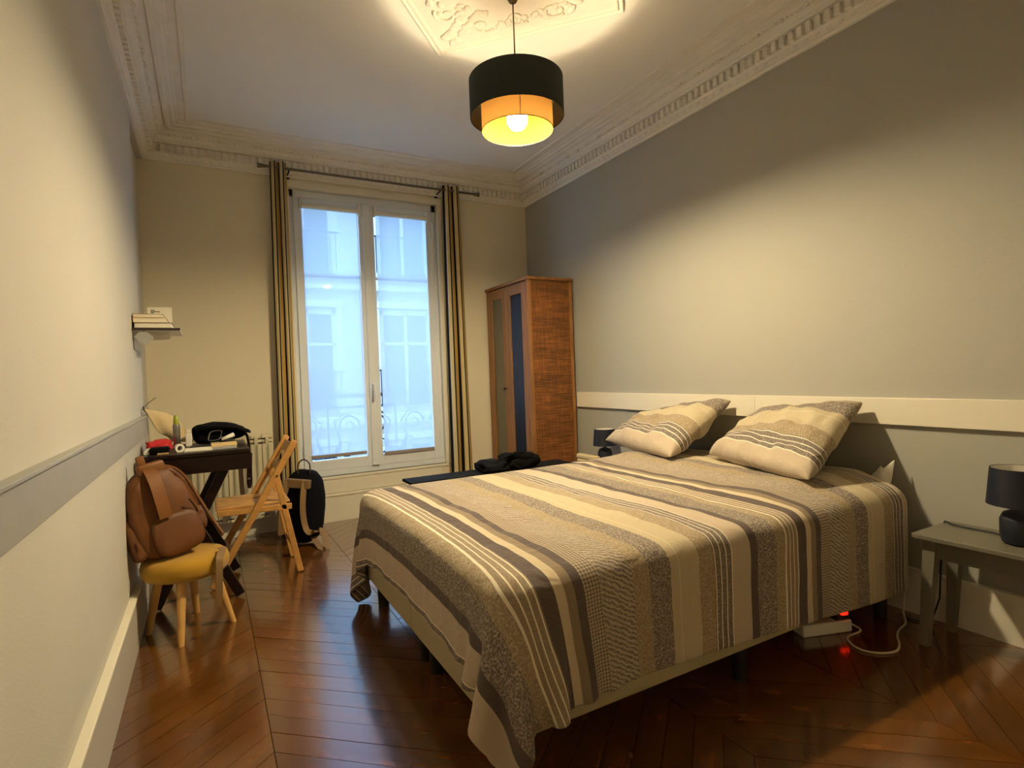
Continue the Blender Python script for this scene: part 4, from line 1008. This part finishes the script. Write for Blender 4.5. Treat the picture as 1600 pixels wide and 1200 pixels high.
mb = MB(); mb.tube([Mb @ Vector(p) for p in ((.088, -.080, .20), (.108, -.068, .165), (.118, -.06, .14))], .004, 6); mb.build('zip', 'bronze', bp)
mb = MB(); mb.tube([Mb @ Vector(p) for p in ((-.082, -.098, .155), (-.088, -.10, .12))], .004, 6); mb.build('zip_pull', 'bronze', bp)
mb = MB(); mb.strap(smooth_path([Vector((.020, 2.905, .372)), Vector((.026, 2.865, .372)), Vector((.012, 2.815, .345)), Vector((.008, 2.803, .28)), Vector((.004, 2.803, .20)), Vector((-.004, 2.808, .13))]), .030, .004, (1, .4, 0)); mb.build('loose_strap', 'tan_strap', bp, smooth='auto')

# ================================================================== FOLDING CHAIR
ch = thing('folding_chair', 'slatted pale wooden folding chair beside the desk', 'chair', (.2, 3.65, 0))
ya, yb = 3.462, 3.838
for y in (ya, yb):
    MB().bar((-.026, y, .004), (.432, y, .782), .020, .038, .006, (-1, 0, .6)).build('front_leg', 'chair_wood', ch)
    yy = y+.022 if y == ya else y-.022
    MB().bar((.435, yy, .004), (.322, yy, .600), .018, .034, .005, (1, 0, .2)).build('rear_leg', 'chair_wood', ch)
    MB().bar((.012, yy, .408), (.402, yy, .398), .018, .034, .004).build('seat_rail', 'chair_wood', ch)
    MB().lathe([(.006, -.016), (.006, .016)], (0, 0, 0), 10, M=Matrix.Translation((.325, y, .588)) @ Matrix.Rotation(math.pi/2, 4, 'X')).build('pivot', 'bronze', ch)
for k in range(5):
    y = ya+.016+k*.070; MB().box(.006, .392, y, y+.062, .424, .436, .003).build('seat_slat', 'chair_wood', ch)
for x in (.03, .36): MB().bar((x, ya+.03, .415), (x, yb-.03, .415), .022, .018, .002).build('seat_rail', 'chair_wood', ch)
for z0, z1 in ((.700, .765), (.600, .645)):
    f = lambda z: -.026+(.458)*(z-.004)/.778
    MB().bar((f((z0+z1)/2)+.006, ya-.004, (z0+z1)/2), (f((z0+z1)/2)+.006, yb+.004, (z0+z1)/2), .012, z1-z0, .003, (.5, 0, .86)).build('back_slat', 'chair_wood', ch)
MB().bar((.405, ya+.02, .15), (.405, yb-.02, .15), .014, .026, .003).build('stretcher', 'chair_wood', ch)
MB().bar((.06, ya, .16), (.06, yb, .16), .014, .026, .003).build('stretcher', 'chair_wood', ch)

# ================================================================== NAVY BACKPACK hung behind the chair
nb = thing('canvas_backpack', 'dark navy backpack with tan straps behind the folding chair', 'backpack', (.50, 4.12, .0))
Mn = Matrix.Translation((.515, 4.10, .012)) @ Matrix.Rotation(math.radians(6), 4, 'Y') @ Matrix.Rotation(math.radians(-35), 4, 'Z')
mb = pack(MB(), .30, .19, .50, .58, 4, .22, 2); mb.build('body', 'navy_cloth', nb, smooth=True, M=Mn)
mb = MB(); mb.box(-.085, .09, -.112, -.07, .385, .445, .006, seg=2); mb.build('yoke', 'tan_strap', nb, M=Mn)
mb = MB(); mb.tube(smooth_path([Mn @ Vector(p) for p in ((-.035, -.03, .475), (-.03, -.035, .545), (.01, -.04, .575), (.05, -.035, .545), (.055, -.03, .475))]), .005, 8); mb.build('grab_handle', 'dark_strap', nb, smooth=True)
mb = MB(); mb.strap(smooth_path([Mn @ Vector(p) for p in ((.055, -.10, .44), (.062, -.125, .34), (.068, -.125, .24), (.085, -.12, .15), (.12, -.12, .10))]+[Vector((.640, 3.96, .10)), Vector((.655, 3.90, .04)), Vector((.645, 3.85, .006)), Vector((.62, 3.86, .004)), Vector((.605, 3.93, .02)), Vector((.59, 3.99, .06))]), .040, .004, (1, .3, 0)); mb.build('shoulder_strap', 'tan_strap', nb, smooth='auto')
mb = MB(); mb.strap(smooth_path([Mn @ Vector(p) for p in ((-.06, -.105, .44), (-.075, -.125, .32), (-.085, -.12, .2), (-.09, -.10, .06))]), .040, .004, (1, .3, 0)); mb.build('shoulder_strap', 'tan_strap', nb, smooth='auto')
